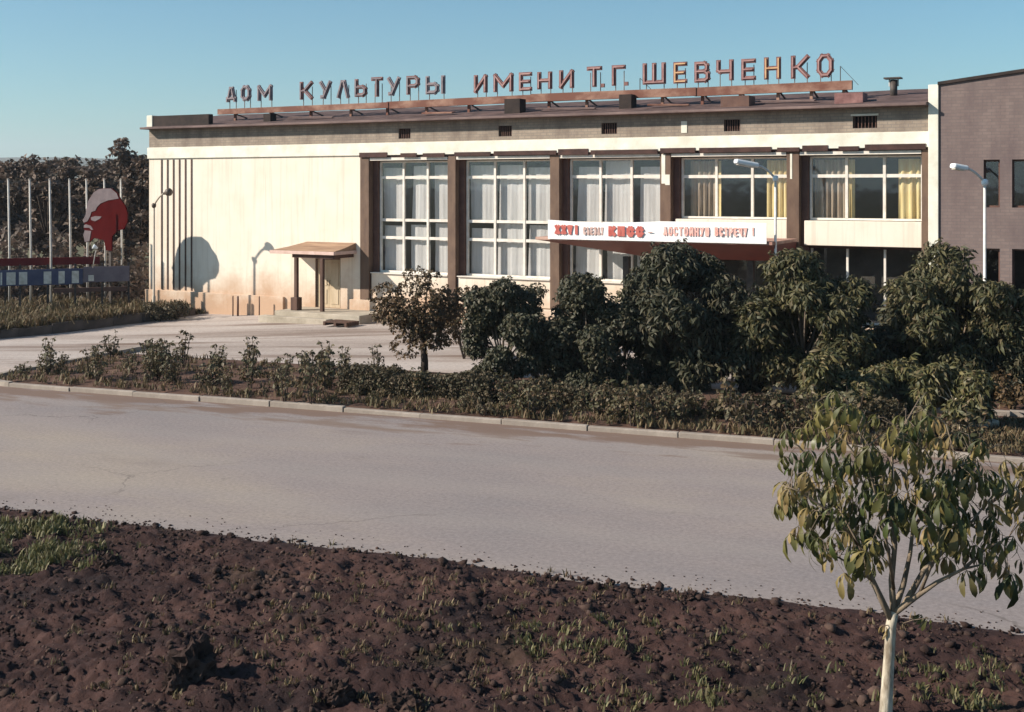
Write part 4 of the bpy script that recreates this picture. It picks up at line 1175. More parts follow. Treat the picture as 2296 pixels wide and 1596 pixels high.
def row_tree(x, y, x0, x1, ytop, ybot, n, mleaf, label, k=16, radf=0.42, name='chestnut_tree', template=LP_MID, dark=0, trunk=0.07, bark=None, white=0.0, depth=0.85, shell=0.62):
    b = gp(x, y, 0.12); Y = b.y
    cx_ = at((x0 + x1) / 2, Y) - b.x
    rx = (x1 - x0) / 2 * Y / FOC
    zt = CAM_H - (ytop - HOR) * Y / FOC - 0.12; zb = CAM_H - (ybot - HOR) * Y / FOC - 0.12
    cz = zb + (zt - zb) * 0.46; rz = (zt - zb) * 0.58
    return tree(name, b, max(0.5, zb + 0.25 * (zt - zb)), trunk, (cx_, 0, cz), (rx * 0.86, rx * depth, rz * 0.86), k, radf * rx, n, template, mleaf, bark or M['bark'], label, 'tree', rng=np.random.default_rng(int(x)), shell=shell, flat_bottom=0.9, white=white)

row_tree(950, 838, 828, 1062, 592, 790, 2600, M['leaf_red'], 'small reddish-brown tree with dark bare trunk before the porch', 15, 0.36, 'young_tree', LP_SM, trunk=0.10, bark=M['bark_dark'])
row_tree(1120, 868, 1030, 1235, 618, 872, 6500, M['leaf_dark'], 'dark bushy tree just right of the small reddish tree', 14, 0.42, 'bushy_tree', LP_BUSH)
row_tree(1330, 872, 1190, 1440, 622, 905, 7000, M['leaf_dark'], 'broad dark bushy tree below the left end of the banner', 16, 0.42, 'bushy_tree', LP_BUSH)
row_tree(1540, 866, 1385, 1680, 545, 885, 6500, M['leaf_dark'], 'tall dark chestnut tree under the middle of the banner', 20, 0.38)
row_tree(1800, 880, 1640, 1965, 560, 885, 7000, M['leaf_mid'], 'rounded olive chestnut tree right of the entrance canopy', 22, 0.36)
row_tree(2150, 880, 1965, 2330, 528, 885, 7500, M['leaf_mid'], 'large rounded chestnut tree in front of the brick wing', 22, 0.36)
row_tree(2420, 890, 2270, 2570, 600, 910, 4000, M['leaf_dark'], 'dark chestnut tree cut by the right edge of the picture', 14, 0.4)
row_tree(1880, 938, 1785, 1985, 780, 950, 1500, M['leaf_young'], 'young drooping chestnut just behind the crown of the foreground tree', 10, 0.40, trunk=0.03)
row_tree(2010, 925, 1930, 2100, 800, 935, 1100, M['leaf_young'], 'low young chestnut between the two other drooping young ones', 9, 0.42, trunk=0.03)
row_tree(2150, 962, 2050, 2220, 795, 925, 1200, M['leaf_young'], 'young drooping chestnut with a pale thin stem at the right', 9, 0.42, trunk=0.03, bark=M['bark_pale'])
# shrubs close to the hall
def shrub(x, Y, z0, w, h, n, mleaf, label, template=LP_SM, name='shrub', base=None, group=None):
    X = at(x, Y)
    o = tag(empty(name, (X, Y, z0)), label, 'shrub', group)
    rng = np.random.default_rng(int(x * 7 + Y))
    st = MB()
    blobs = clumped((0, 0, h * 0.55), (w * 0.4, w * 0.4, h * 0.42), 8, 0.26 * w, rng, 0.8)
    for q in blobs:
        st.tube([(0, 0, -0.05), (q[0] * 0.4, q[1] * 0.4, q[2] * 0.5), q[:3]], [0.025, 0.018, 0.008], 5)
    st.build('stem', M['bark_dark'], o)
    c = link_mesh('foliage', crown_mesh('foliage', blobs, n, template, mleaf, rng=rng, zmin=0.02, shell=0.35), None, o); c['kind'] = 'stuff'
    return o
shrub(1187, 40.0, 0, 1.25, 2.6, 700, M['leaf_dark'], 'round-headed dark shrub standing before the second window bay')
shrub(1290, 38.5, 0, 1.2, 2.5, 600, M['leaf_dark'], 'thin spiky shrub before the third window bay')
shrub(1400, 36.0, 0, 1.7, 2.2, 700, M['leaf_mid'], 'light leafy shrub by the dark canopy post')
shrub(1040, 37.0, 0, 1.5, 2.3, 700, M['leaf_red'], 'brownish shrub filling the gap right of the small reddish tree')
shrub(1705, 35.5, 0, 2.2, 2.4, 900, M['leaf_dark'], 'dark shrub between the two chestnut trees by the canopy')
shrub(2270, 27.6, 0.1, 1.0, 1.0, 350, M['leaf_red'], 'low reddish shrub at the right edge behind the young chestnut')
for x, Y, w, h, lab in ((1245, 32.6, 1.5, 1.3, 'low dark shrub behind the hedge between the two bushy trees'), (1440, 31.6, 1.8, 1.5, 'low dark shrub behind the hedge left of the tall dark chestnut'), (1560, 31.0, 1.6, 1.1, 'low dark shrub at the foot of the tall dark chestnut'),
                       (1665, 30.8, 1.7, 1.3, 'low dark shrub in the gap between the tall and the rounded chestnut'), (1975, 30.4, 2.0, 1.6, 'dark shrub in the gap left of the large rounded chestnut'), (2120, 29.8, 2.2, 1.3, 'dark shrub at the foot of the large rounded chestnut'),
                       (2290, 29.5, 2.0, 1.5, 'dark shrub at the right edge below the cut chestnut'), (2040, 33.5, 2.6, 2.3, 'big dark shrub behind the young chestnuts'), (1330, 34.5, 2.2, 2.3, 'big dark shrub behind the broad bushy tree')):
    shrub(x, Y, 0.1, w, h, 900, M['leaf_dark'], lab, LP_MID)
# weeds heap at the hall's left corner
shrub(395, 50.4, -0.25, 1.5, 0.62, 420, M['leaf_hedge'], 'low clump of weeds against the plinth at the wall strips')
shrub(350, 50.0, -0.25, 1.0, 0.75, 320, M['leaf_hedge'], 'weedy bush at the foot of the dark-hooded lamp')

# trees behind the flagpoles
far = [(-40, 66, 7.0, 4.2), (45, 74, 7.9, 4.0), (110, 64, 6.9, 3.4), (165, 78, 8.0, 3.6), (225, 68, 7.4, 3.4), (285, 75, 9.0, 3.2), (318, 66, 8.2, 2.4), (120, 92, 8.6, 4.6), (10, 92, 7.9, 4.8), (250, 95, 9.0, 4.6)]
names = ['dark tree at the left edge behind the flagpoles', 'broad dull brown tree behind the two leftmost flagpoles', 'low dark tree behind the third flagpole', 'pointed brown tree behind the fourth flagpole', 'dark tree right behind the profile panel',
         'tallest brown tree peeping past the corner of the hall', 'dark tree squeezed against the corner of the hall', 'rear tree crown showing between the third and fourth flagpoles', 'rear tree crown behind the leftmost flagpole', 'rear tree crown above the profile panel']
for k, (x, Y, h, w) in enumerate(far):
    b = (at(x, Y), Y, 0.0)
    rng = np.random.default_rng(100 + k)
    tree('broadleaf_tree', b, h * 0.35, 0.16, (0, 0, h * 0.52), (w * 0.48, w * 0.48, h * 0.42), 20, w * 0.19, 2100, LQ_FAR, M['leaf_far'], M['bark_dark'], names[k], 'tree', 'trees behind the flagpoles', rng=rng, shell=0.35, flat_bottom=0.9)

# undergrowth below those trees
def strip_stuff(name, mat, template, n, ptfun, label, cat, smin=0.7, smax=1.3, tilt=0.5, seed=1):
    rng = np.random.default_rng(seed)
    P = np.array([ptfun(rng) for _ in range(n)])
    R = rot_batch(rng.random(n) * 6.283, rng.normal(0, tilt, n), rng.normal(-0.6, tilt, n))
    V, F = scatter(template[0], template[1], P, R, rng.uniform(smin, smax, n))
    o = link_mesh(name, np_mesh(name, V, F, mat))
    tag(o, label, cat, kind='stuff')
    return o
def under(rng):
    Y = rng.uniform(55.5, 62); x = rng.uniform(-120, 330)
    return (at(x, Y), Y, rng.random() ** 1.6 * (2.4 + 0.9 * math.sin(x * 0.06) + 0.6 * math.sin(x * 0.17)))
strip_stuff('undergrowth', M['leaf_far'], LQ_FAR, 4200, under, 'dark undergrowth below the trees behind the flagpoles', 'undergrowth', 0.6, 1.2, 0.8, 3)

# ------------------------------------------------------------------ hedge, bed plants
def hedge(name, t0, t1, v0, w, h, n, label, seed):
    p = rw(t0, v0, 0.1)
    o = tag(empty(name, p, RTH), label, 'hedge')
    rng = np.random.default_rng(seed)
    L_ = t1 - t0
    P = rng.random((n, 3)) * np.array([L_, w, h])
    gap = np.array([mn.noise(Vector((x * 1.3, seed, 0))) + 0.5 * mn.noise(Vector((x * 4.1, seed, 2))) for x in P[:, 0]])
    face = rng.integers(0, 4, n)
    P[face == 0, 1] = rng.normal(0, 0.03, (face == 0).sum())
    P[face == 1, 2] = h + rng.normal(0, 0.03, (face == 1).sum()) + 0.05 * np.sin(P[face == 1, 0] * 2.1)
    P[:, 2] *= (0.95 if seed == 21 else 0.85) + (0.30 if seed == 21 else 0.75) * np.clip(gap, -0.8, 0.7)
    P = P[gap > (-0.42 if seed == 21 else -0.24)]; n = len(P)
    R = rot_batch(rng.random(n) * 6.283, rng.normal(0, 0.7, n), rng.normal(0, 0.7, n))
    V, F = scatter(LP_SM[0] * 0.75, LP_SM[1], P, R, rng.uniform(0.6, 1.2, n))
    c = link_mesh('foliage', np_mesh('foliage', V, F, M['leaf_hedge']), None, o); c['kind'] = 'stuff'
    st = MB()
    for k in range(int(L_ / 0.35)):
        x = 0.2 + 0.35 * k
        st.tube([(x, w / 2, -0.1), (x + 0.05, w / 2 + 0.04, h * 0.5), (x - 0.03, w / 2, h * 0.9)], [0.02, 0.015, 0.006], 5)
    st.build('stem', M['bark_dark'], o)
    return o
ht0 = rloc(gp(757, 884, 0.1))[0]; hv = rloc(gp(757, 884, 0.1))[1]
hedge('hedge', ht0, ht0 + 4.1, hv, 0.75, 0.62, 7000, 'trimmed box hedge left and right of the small reddish tree', 21)
hedge('hedge', ht0 + 4.2, ht0 + 13.5, hv + 0.15, 0.62, 0.56, 7000, 'long trimmed hedge in front of the dark bushy trees', 22)

def plant_proto(seed, h, spread, nst, leafn, mat, template):
    rng = np.random.default_rng(seed)
    st = MB(); Ps = []
    for k in range(nst):
        a = rng.random() * 6.283; r = spread * math.sqrt(rng.random()); hh = h * rng.uniform(0.65, 1.1)
        e = (r * math.cos(a), r * math.sin(a), hh)
        st.tube([(e[0] * 0.2, e[1] * 0.2, -0.08), (e[0] * 0.7, e[1] * 0.7, hh * 0.5), e], [0.012, 0.009, 0.004], 4)
        for q in range(leafn):
            f = rng.uniform(0.15, 1.05)
            Ps.append((e[0] * (0.3 + 0.7 * f) + rng.normal(0, 0.05), e[1] * (0.3 + 0.7 * f) + rng.normal(0, 0.05), hh * f))
    n = len(Ps)
    R = rot_batch(rng.random(n) * 6.283, rng.normal(0, 0.6, n), rng.normal(-0.2, 0.6, n))
    V, F = scatter(template[0], template[1], np.array(Ps), R, rng.uniform(0.5, 1.15, n))
    return st.mesh('stem', M['bark_dark']), np_mesh('foliage', V, F, mat)
PROTO = [plant_proto(1, 0.55, 0.22, 6, 9, M['leaf_bed'], LP_SM), plant_proto(2, 0.42, 0.26, 8, 7, M['leaf_bed'], LP_SM), plant_proto(3, 0.75, 0.20, 6, 11, M['leaf_bed'], LP_SM), plant_proto(4, 0.35, 0.30, 8, 6, M['leaf_hedge'], LP_SM), plant_proto(5, 1.15, 0.20, 5, 15, M['leaf_bed'], LP_SM)]
def place_plant(t, v, kind, label, group, sc=1.0):
    o = tag(empty('bed_plant', rw(t, v, 0.13), random.uniform(0, 6.28)), label, 'plant', group)
    o.scale = (sc, sc, sc)
    for nm, me in zip(('stem', 'foliage'), PROTO[kind]):
        c = link_mesh(nm, me, None, o)
        if nm == 'foliage': c['kind'] = 'stuff'
    return o
for px, py, kind, sc, lab in ((205, 850, 4, 0.95, 'tall dark bed plant standing alone near the left end of the bed'), (637, 900, 4, 1.0, 'tall leafy bed plant left of the two nearest the hedge end'), (700, 905, 4, 1.1, 'tallest leafy bed plant right beside the left end of the hedge'),
                              (505, 882, 4, 0.75, 'upright bed plant halfway along the left part of the bed'), (375, 865, 4, 0.7, 'upright bed plant before the middle of the forecourt'), (935, 895, 2, 1.0, 'leggy bed plant in front of the small reddish tree trunk')):
    t, v = rloc(gp(px, py, 0.13))
    place_plant(t, v, kind, lab, None, sc)
rr = random.Random(5)
cnt = 0
KIND = ['bushy', 'low spreading', 'upright', 'flat', 'tall']
def zone_label(t, v, kind):
    if t < ht0:
        f = (t - KT0) / (ht0 - KT0)
        zone = 'at the left end of the bed' if f < 0.33 else ('midway in the open bed' if f < 0.66 else 'next to the hedge end')
    else:
        zone = 'before the small reddish tree' if t < ht0 + 4.1 else ('before the dark bushy trees' if t < ht0 + 8 else 'left of the foreground chestnut')
    dep = 'close to the kerb' if v < ROAD_W + (1.6 if t < ht0 else 1.0) else 'set back from the kerb'
    return '%s plant %s, %s' % (KIND[kind], zone, dep)
tA = KT0 + 0.9
while tA < ht0 + 15.0:
    left = tA < ht0
    nrow = rr.choice([1, 2, 4]) if left else rr.choice([1, 2, 2])
    if ht0 < tA < ht0 + 3.6: nrow = rr.choice([0, 1, 1])
    for q in range(nrow):
        if left:
            v = ROAD_W + rr.uniform(0.8, 5.2); kind = rr.choice([0, 1, 2, 3, 2]); sc = rr.uniform(0.5, 1.35)
        else:
            v = ROAD_W + rr.uniform(0.4, 1.75); kind = rr.choice([0, 1, 2, 3, 0]); sc = rr.uniform(0.5, 1.0)
            if tA > ht0 + 4.5: sc *= rr.uniform(0.9, 1.9)
        lab = zone_label(tA, v, kind)
        place_plant(tA + rr.uniform(-0.2, 0.2), v, kind, lab, lab.split(' plant ')[1] + ', ' + KIND[kind] + ' plants', sc)
        cnt += 1
    tA += 0.42

BL_ = (np.array([(-0.011, 0, 0), (0.011, 0, 0), (0.009, 0.02, 0.11), (-0.009, 0.02, 0.11), (0, 0.06, 0.20)]), None)
def blades_template(n, h, spread, seed):
    rng = np.random.default_rng(seed); V, F = [], []
    for k in range(n):
        a = rng.random() * 6.283; L_ = h * rng.uniform(0.5, 1.1); w = 0.010 * rng.uniform(0.7, 1.6) * (h / 0.15) ** 0.5
        o = np.array([rng.normal(0, spread), rng.normal(0, spread), 0])
        lean = rng.uniform(0.1, 0.8); d = np.array([math.cos(a), math.sin(a), 0]); s = np.array([-d[1], d[0], 0])
        b = len(V)
        V += [o - s * w, o + s * w, o + d * lean * L_ * 0.5 + s * w * 0.8 + np.array([0, 0, L_ * 0.6]), o + d * lean * L_ * 0.5 - s * w * 0.8 + np.array([0, 0, L_ * 0.6])]
        V += [o + d * lean * L_ - s * 0.002 + np.array([0, 0, L_ * (1 - 0.3 * lean)]), o + d * lean * L_ + s * 0.002 + np.array([0, 0, L_ * (1 - 0.3 * lean)])]
        F += [(b, b + 1, b + 2, b + 3), (b + 3, b + 2, b + 5, b + 4)]
    return np.array(V), np.array(F)
BT = blades_template(9, 0.16, 0.05, 3)
BTD = blades_template(8, 0.42, 0.10, 4)

def scatter_stuff(name, mat, template, P, label, cat, smin, smax, seed, tilt=0.15):
    rng = np.random.default_rng(seed); P = np.array(P); n = len(P)
    R = rot_batch(rng.random(n) * 6.283, rng.normal(0, tilt, n), rng.normal(0, tilt, n))
    V, F = scatter(template[0], template[1], P, R, rng.uniform(smin, smax, n))
    o = link_mesh(name, np_mesh(name, V, F, mat)); tag(o, label, cat, kind='stuff')
    return o
# weeds in the bed and along the lawn
rg = np.random.default_rng(31)
P = []
for _ in range(1500):
    t = rg.uniform(KT0 + 0.6, ht0 + 14); v = ROAD_W + 0.3 + rg.random() ** 1.3 * (5.2 if t < ht0 else 2.2)
    p = rw(t, v, 0.12); P.append((p.x, p.y, 0.12))
scatter_stuff('bed_weeds', M['dryweed'], BT, P, 'dry grass and weeds scattered over the planting bed', 'weeds', 0.6, 1.6, 5)
P = []
for _ in range(2600):
    t = rg.uniform(-9, (LB - LA).length); w = 0.15 + rg.random() ** 1.7 * 9
    p = LA + ldir * t + lnor * w; P.append((p.x, p.y, 0.03))
scatter_stuff('lawn_weeds', M['dryweed'], BTD, P, 'ragged weeds along the edge of the lawn before the flagpoles', 'weeds', 0.5, 1.3, 6)
P = []
for _ in range(500):
    p = fw(rg.uniform(-11.8, -8.3), -0.2 - rg.random() ** 2 * 1.8); P.append((p.x, p.y, gz(p.x, p.y)))
scatter_stuff('wall_weeds', M['dryweed'], BTD, P, 'weeds growing along the foot of the cream wall', 'weeds', 0.4, 0.9, 8)

P = []
for _ in range(900):
    p = gp(rg.uniform(2020, 2480), rg.uniform(955, 1030)); 
    if rloc(p)[1] > ROAD_W + 0.3: P.append((p.x, p.y, 0.12))
scatter_stuff('dry_grass', M['dryweed'], BT, P, 'dry yellowish grass by the kerb right of the pale-stemmed chestnut', 'grass', 0.6, 1.5, 9)
sb = MB().box(-0.45, 0.45, -0.12, 0.12, 0, 0.16).build('concrete_block', M['concrete'], bevel=0.03)
p = gp(2195, 962, 0.14); sb.location = (p.x, p.y, 0.13); sb.rotation_euler = (0.05, -0.08, 0.35); tag(sb, 'pale concrete block lying on the grass right of the thin-stemmed chestnut', 'block')
for k, x in enumerate((2108, 2170, 2232, 2295)):
    p = gp(x, 928 + k * 2.0, 0.16)
    o = MB().box(-0.30, 0.30, -0.08, 0.08, -0.1, 0.16).build('border_stone', M['kerb'], bevel=0.02)
    o.location = (p.x, p.y, 0.13); o.rotation_euler = (0, 0, RTH + random.uniform(-0.05, 0.05))
    tag(o, ['first', 'second', 'third', 'last'][k] + ' pale border stone from the left behind the thin-stemmed chestnut', 'stone', 'border stones')

# ------------------------------------------------------------------ foreground: clods and weeds
ico = None
def lump(seed):
    import bmesh
    bm = bmesh.new(); bmesh.ops.create_icosphere(bm, subdivisions=1, radius=1.0)
    rng = random.Random(seed)
    for v in bm.verts:
        v.co *= rng.uniform(0.55, 1.35); v.co.z *= 0.75
    V = np.array([v.co[:] for v in bm.verts]); F = np.array([[v.index for v in f.verts] for f in bm.faces]); bm.free()
    return V, F
LUMPS = [lump(k) for k in range(5)]
rg = np.random.default_rng(77)
Vs, Fs, c = [], [], 0
for k in range(5):
    n = 5200
    P = []
    for _ in range(n):
        t = rg.uniform(-13, 10); d = rg.uniform(0.0, 8.0) if rg.random() > 0.012 else -rg.random() ** 2.5 * 0.55
        p = rw(t, -d); P.append((p.x, p.y, soil_z(p.x, p.y) + 0.004 if d > 0 else 0.004))
    P = np.array(P)
    R = rot_batch(rg.random(n) * 6.283, rg.normal(0, 0.4, n), rg.normal(0, 0.4, n))
    S = np.clip(0.0105 * np.exp(rg.normal(0.2, 0.68, n)), 0.005, 0.085)
    onroad = np.array([rloc(p)[1] > 0.02 for p in P]); S[onroad] = np.minimum(S[onroad], 0.014)
    V, F = scatter(LUMPS[k][0], LUMPS[k][1], P, R, S)
    Vs.append(V); Fs.append(F + c); c += len(V)
o = link_mesh('clods', np_mesh('clods', np.vstack(Vs), np.vstack(Fs), M['clod'])); tag(o, 'loose clods of dark earth strewn over the foreground', 'clods', kind='stuff')

def big_clod(x, y, w, h, label, seed, parts=5):
    p = gp(x, y, 0.15); z = soil_z(p.x, p.y)
    rng = random.Random(seed)
    import bmesh
    bm = bmesh.new()
    bmesh.ops.create_icosphere(bm, subdivisions=4, radius=1.0)
    for v in bm.verts:
        q = v.co * 1.6 + Vector((seed, 0, 0))
        f = 1 + 0.55 * mn.noise(q) + 0.38 * mn.noise(q * 2.7) + 0.22 * mn.noise(q * 6) + 0.12 * mn.noise(q * 13)
        v.co = Vector((v.co.x * f * w / 2, v.co.y * f * w * 0.38, v.co.z * f * h * 0.75))
    me = bpy.data.meshes.new('earth_clod'); bm.to_mesh(me); bm.free()
    o = link_mesh('earth_clod', me, M['clod']); o.location = (p.x, p.y, z + h * 0.15); o.rotation_euler = (0, 0, rng.uniform(0, 1))
    tag(o, label, 'clod')
big_clod(430, 1520, 0.52, 0.34, 'biggest upturned clod of earth with a black shadow, lower left', 3)
big_clod(395, 1545, 0.26, 0.22, 'jagged clod leaning on the left of the biggest clod', 9)
big_clod(1547, 1340, 0.26, 0.10, 'dark flat clod on the rim of the soil beside the road', 5)
big_clod(1472, 1332, 0.18, 0.09, 'smaller dark clod left of the flat one on the soil rim', 6)
big_clod(245, 1262, 0.30, 0.18, 'dark lump of earth near the green weeds at the left', 7)
big_clod(900, 1583, 0.40, 0.20, 'rounded brown clod at the bottom edge left of the middle', 8)
big_clod(760, 1560, 0.30, 0.18, 'brown clod between the biggest one and the bottom edge', 12)

def weed_patch(boxes, n, seed):
    rng = np.random.default_rng(seed); P = []
    while len(P) < n:
        x0, x1, y0, y1 = boxes[rng.integers(0, len(boxes))]
        x = rng.normal((x0 + x1) / 2, (x1 - x0) / 3.2); y = rng.uniform(y0, y1)
        p = gp(x, y, 0.1)
        if rloc(p)[1] > -0.05: continue
        if mn.noise(Vector((p.x * 2.2, p.y * 2.2, seed))) < -0.05: continue
        P.append((p.x, p.y, soil_z(p.x, p.y) - 0.005))
    return P
scatter_stuff('green_weeds', M['weed'], BT, weed_patch([(-60, 190, 1165, 1290)], 420, 3), 'patch of green weeds by the road at the left', 'weeds', 0.5, 1.2, 13)
scatter_stuff('green_weeds', M['weed'], BT, weed_patch([(1050, 1560, 1400, 1475), (1380, 1800, 1480, 1600), (2000, 2300, 1440, 1600)], 200, 4), 'thin yellow-green weeds around the foot of the foreground chestnut', 'weeds', 0.35, 0.9, 14)
scatter_stuff('dry_weeds', M['dryweed'], BT, weed_patch([(0, 2295, 1200, 1620), (300, 1500, 1300, 1600)], 420, 5), 'sparse dry stalks scattered over the dark foreground soil', 'weeds', 0.3, 0.8, 15)

# ------------------------------------------------------------------ foreground chestnut
FY = 11.7
fb = Vector((at(1984, FY), FY, soil_z(at(1984, FY), FY)))
ft = tag(empty('chestnut_tree', fb), 'young chestnut sapling with big drooping leaves in the foreground at the right', 'tree')
def fp(x, y, dy=0.0):                                    # local point in the tree from a surveyed spot, dy = depth offset
    Y = FY + dy
    return Vector((at(x, Y), Y, CAM_H - (y - HOR) * Y / FOC)) - fb
tr = MB()
tr.tube([(0, 0, -0.1), fp(1987, 1560), fp(1992, 1480), fp(1997, 1400), fp(2003, 1370)], [0.070, 0.058, 0.052, 0.050, 0.046], 12)
tr.build('trunk', M['bark_pale'], ft, smooth=True)
limbs = [
 [fp(2000, 1395), fp(1975, 1340, -0.05), fp(1952, 1290, -0.15), fp(1925, 1220, -0.25), fp(1880, 1140, -0.35)],
 [fp(2000, 1395), fp(1968, 1330, 0.1), fp(1935, 1265, 0.25), fp(1900, 1180, 0.4), fp(1850, 1100, 0.5)],
 [fp(2003, 1375), fp(1998, 1300, 0.05), fp(2006, 1220, 0.05), fp(1998, 1120, 0.0), fp(2000, 1000, -0.05), fp(2060, 895, -0.05)],
 [fp(2003, 1372), fp(2025, 1310, 0.2), fp(2040, 1240, 0.35), fp(2050, 1150, 0.5), fp(2050, 1010, 0.55)],
 [fp(2003, 1375), fp(2050, 1340, -0.1), fp(2100, 1305, -0.2), fp(2160, 1275, -0.3), fp(2215, 1262, -0.35)],
 [fp(2025, 1360), fp(2070, 1280, 0.05), fp(2110, 1240, 0.1), fp(2170, 1180, 0.1), fp(2225, 1110, 0.1)],
 [fp(2060, 1333, -0.1), fp(2090, 1260, -0.3), fp(2105, 1190, -0.45), fp(2130, 1100, -0.5), fp(2140, 1020, -0.5), fp(2120, 950, -0.5)],
 [fp(1960, 1305, -0.1), fp(1915, 1270, -0.3), fp(1880, 1250, -0.4), fp(1850, 1235, -0.5)],
 [fp(2003, 1320, 0.0), fp(1990, 1230, -0.3), fp(1965, 1120, -0.5), fp(1940, 1020, -0.6), fp(1915, 930, -0.6)],
 [fp(1998, 1180, 0.0), fp(1960, 1090, 0.1), fp(1910, 1010, 0.1), fp(1870, 960, 0.05), fp(1855, 880, 0.05)],
 [fp(2050, 1180, 0.45), fp(2110, 1090, 0.5), fp(2170, 1030, 0.5), fp(2230, 1000, 0.4)],
 [fp(2215, 1130, 0.1), fp(2260, 1100, 0.0), fp(2310, 1080, 0.0)],
 [fp(1925, 1220, -0.25), fp(1850, 1140, -0.3), fp(1790, 1100, -0.3), fp(1745, 1085, -0.3)],
 [fp(1900, 1180, 0.4), fp(1840, 1060, 0.4), fp(1790, 1000, 0.3), fp(1765, 985, 0.3)],
 [fp(2160, 1275, -0.3), fp(2210, 1230, -0.2), fp(2260, 1205, -0.1)],
]
for k, lb in enumerate(limbs):
    r0 = 0.034 if k < 6 else 0.018
    nn = len(lb)
    MB().tube(lb, [r0 * (1 - 0.8 * i / (nn - 1)) for i in range(nn)], 8).build('limb', M['bark_limb'], ft, smooth=True)
rnd = random.Random(17)
LM = []
for k in range(8):
    v, f = palmate(rnd.choice([5, 5, 6, 7]), rnd.uniform(0.19, 0.235), rnd.uniform(0.050, 0.062), rnd.uniform(1.15, 1.6), 4, rnd, 2.5, 0.16)
    LM.append(np_mesh('leaf', v, f, M['leaf_fg'], True))
# crown: leaf tips through the crown's volume, each on a petiole to the nearest limb
lpts = []
for lb in limbs:
    for a, b in zip(lb[:-1], lb[1:]):
        for q in range(6):
            lpts.append(a.lerp(b, q / 6))
    lpts.append(lb[-1])
lp = np.array([p[:] for p in lpts])
def crown_test(x, y):
    # outline of the crown as surveyed: left bulge, ragged bottom, upper mass
    pts = [(1720, 1095), (1740, 1000), (1785, 930), (1830, 872), (1880, 862), (1925, 905), (1985, 945), (2040, 890), (2095, 880), (2130, 930), (2180, 985), (2260, 1000), (2330, 1060), (2340, 1180), (2300, 1270), (2230, 1310), (2160, 1275), (2080, 1240), (2010, 1225), (1950, 1270), (1880, 1280), (1830, 1230), (1760, 1180)]
    x += 28 * mn.noise(Vector((x * 0.02, y * 0.02, 3))) ; y += 34 * mn.noise(Vector((x * 0.017, y * 0.017, 8)))
    inside = False
    for i in range(len(pts)):
        (xa, ya), (xb, yb) = pts[i], pts[i - 1]
        if (ya > y) != (yb > y) and x < (xb - xa) * (y - ya) / (yb - ya) + xa: inside = not inside
    return inside
pet = MB(); nleaf = 0; tries = 0; placed = []
while nleaf < 270 and tries < 20000:
    tries += 1
    x, y = rnd.uniform(1715, 2345), rnd.uniform(858, 1315)
    if not crown_test(x, y): continue
    rxy = math.sqrt(max(0.05, 1 - ((x - 2030) / 330) ** 2))
    dy = rnd.uniform(-1, 1) * 0.95 * rxy
    P_ = fp(x, y, dy)
    if any((P_ - q).length < 0.125 for q in placed[-292:]): continue
    d2 = ((lp - np.array(P_[:])) ** 2).sum(1); j = int(d2.argmin())
    if d2[j] > 0.24: continue
    placed.append(P_)
    A = Vector(lp[j])
    out = (P_ - A); out.z = 0
    if out.length < 0.02: out = Vector((rnd.uniform(-1, 1), rnd.uniform(-1, 1), 0))
    mid = A.lerp(P_, 0.5) + Vector((rnd.uniform(-.04, .04), rnd.uniform(-.04, .04), 0.25 * (P_ - A).length))
    pet.tube([A, mid, P_], [0.0045, 0.003, 0.002], 4)
    o = link_mesh('leaf', LM[rnd.randrange(8)], None, ft)
    o.location = P_
    o.rotation_euler = (rnd.uniform(-0.35, 0.35), rnd.uniform(-0.1, 0.55), math.atan2(out.y, out.x) + rnd.uniform(-0.6, 0.6))
    s = rnd.uniform(0.75, 1.4); o.scale = (s, s, s)
    nleaf += 1
for (x, y, dy) in ((2080, 1385, -0.1), (2066, 1378, 0.05), (1985, 1402, -0.05)):
    o = link_mesh('leaf', LM[rnd.randrange(8)], None, ft); o.location = fp(x, y, dy); o.rotation_euler = (0.2, 0.5, rnd.uniform(-1, 1)); o.scale = (0.7, 0.7, 0.7)
    pet.tube([fp(2015, 1400), fp(2045, 1390, dy), fp(x, y, dy)] if x > 2000 else [fp(1997, 1400), fp(x, y, dy)], 0.005, 4)
xv, xf, c = [], [], 0
tmpl = []
for k in range(5):
    tmpl.append(palmate(rnd.choice([5, 6]), 0.20, 0.054, rnd.uniform(1.15, 1.5), 4, rnd, 2.5, 0.16))
ne = 0
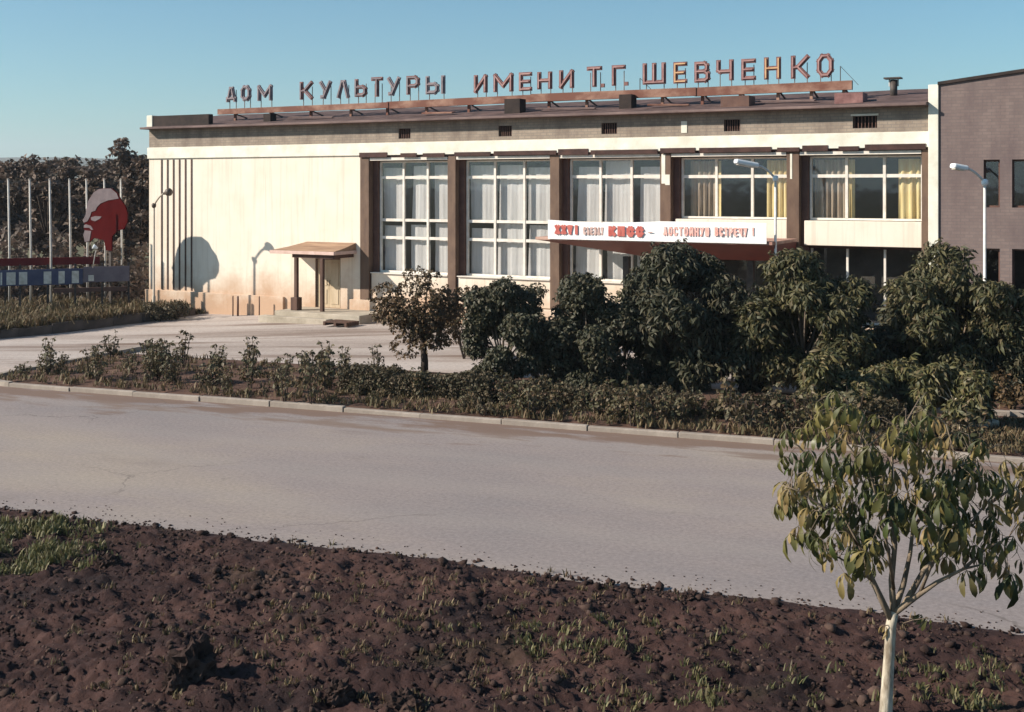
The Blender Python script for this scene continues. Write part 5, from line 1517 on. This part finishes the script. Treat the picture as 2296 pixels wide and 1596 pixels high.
while ne < 25:
    x, y = rnd.uniform(1725, 2345), rnd.uniform(905, 1240)
    if not crown_test(x, y): continue
    rxy = math.sqrt(max(0.05, 1 - ((x - 2030) / 330) ** 2))
    P_ = fp(x, y, rnd.uniform(-1, 1) * 0.9 * rxy)
    d2 = ((lp - np.array(P_[:])) ** 2).sum(1); j = int(d2.argmin())
    if d2[j] > 0.22: continue
    A = Vector(lp[j]); out = P_ - A
    pet.tube([A, A.lerp(P_, 0.5) + Vector((0, 0, 0.2 * out.length)), P_], [0.006, 0.004, 0.003], 4)
    v, f = tmpl[ne % 5]
    Rm = np.array((Matrix.Rotation(math.atan2(out.y, out.x) + rnd.uniform(-.6, .6), 3, 'Z') @ Matrix.Rotation(rnd.uniform(-0.1, 0.5), 3, 'Y') @ Matrix.Rotation(rnd.uniform(-.35, .35), 3, 'X')))
    V = (v * rnd.uniform(0.7, 1.15)) @ Rm.T + np.array(P_[:])
    xv.append(V); xf.append(f + c); c += len(V); ne += 1
M['leaf_fg2'] = mat_leaf('chestnut_leaf_mass', [(0.030, 0.045, 0.014), (0.065, 0.085, 0.024), (0.12, 0.115, 0.034), (0.055, 0.075, 0.022)], True, 0.22, 0.42)
o = link_mesh('foliage', np_mesh('foliage', np.vstack(xv), np.vstack(xf), M['leaf_fg2'], True), None, ft); o['kind'] = 'stuff'
pet.build('petiole', M['bark'], ft)['kind'] = 'stuff'
print('plants', cnt, 'leaves', nleaf)

# ------------------------------------------------------------------ air
hz_ = MB().box(-4300, 4300, -4300, 4300, -1.6, 150.0).build('haze', None)
hm, hn, hl, hb_ = new_mat('haze_air')
hn.remove(hb_)
pv = hn.new('ShaderNodeVolumePrincipled')
pv.inputs['Color'].default_value = (0.80, 0.88, 1.0, 1.0)
pv.inputs['Density'].default_value = 0.00022
pv.inputs['Anisotropy'].default_value = 0.2
hl.new(pv.outputs[0], hn['Material Output'].inputs['Volume'])
hz_.data.materials.append(hm)
tag(hz_, 'thin bluish air over the far hills', 'haze', kind='stuff')
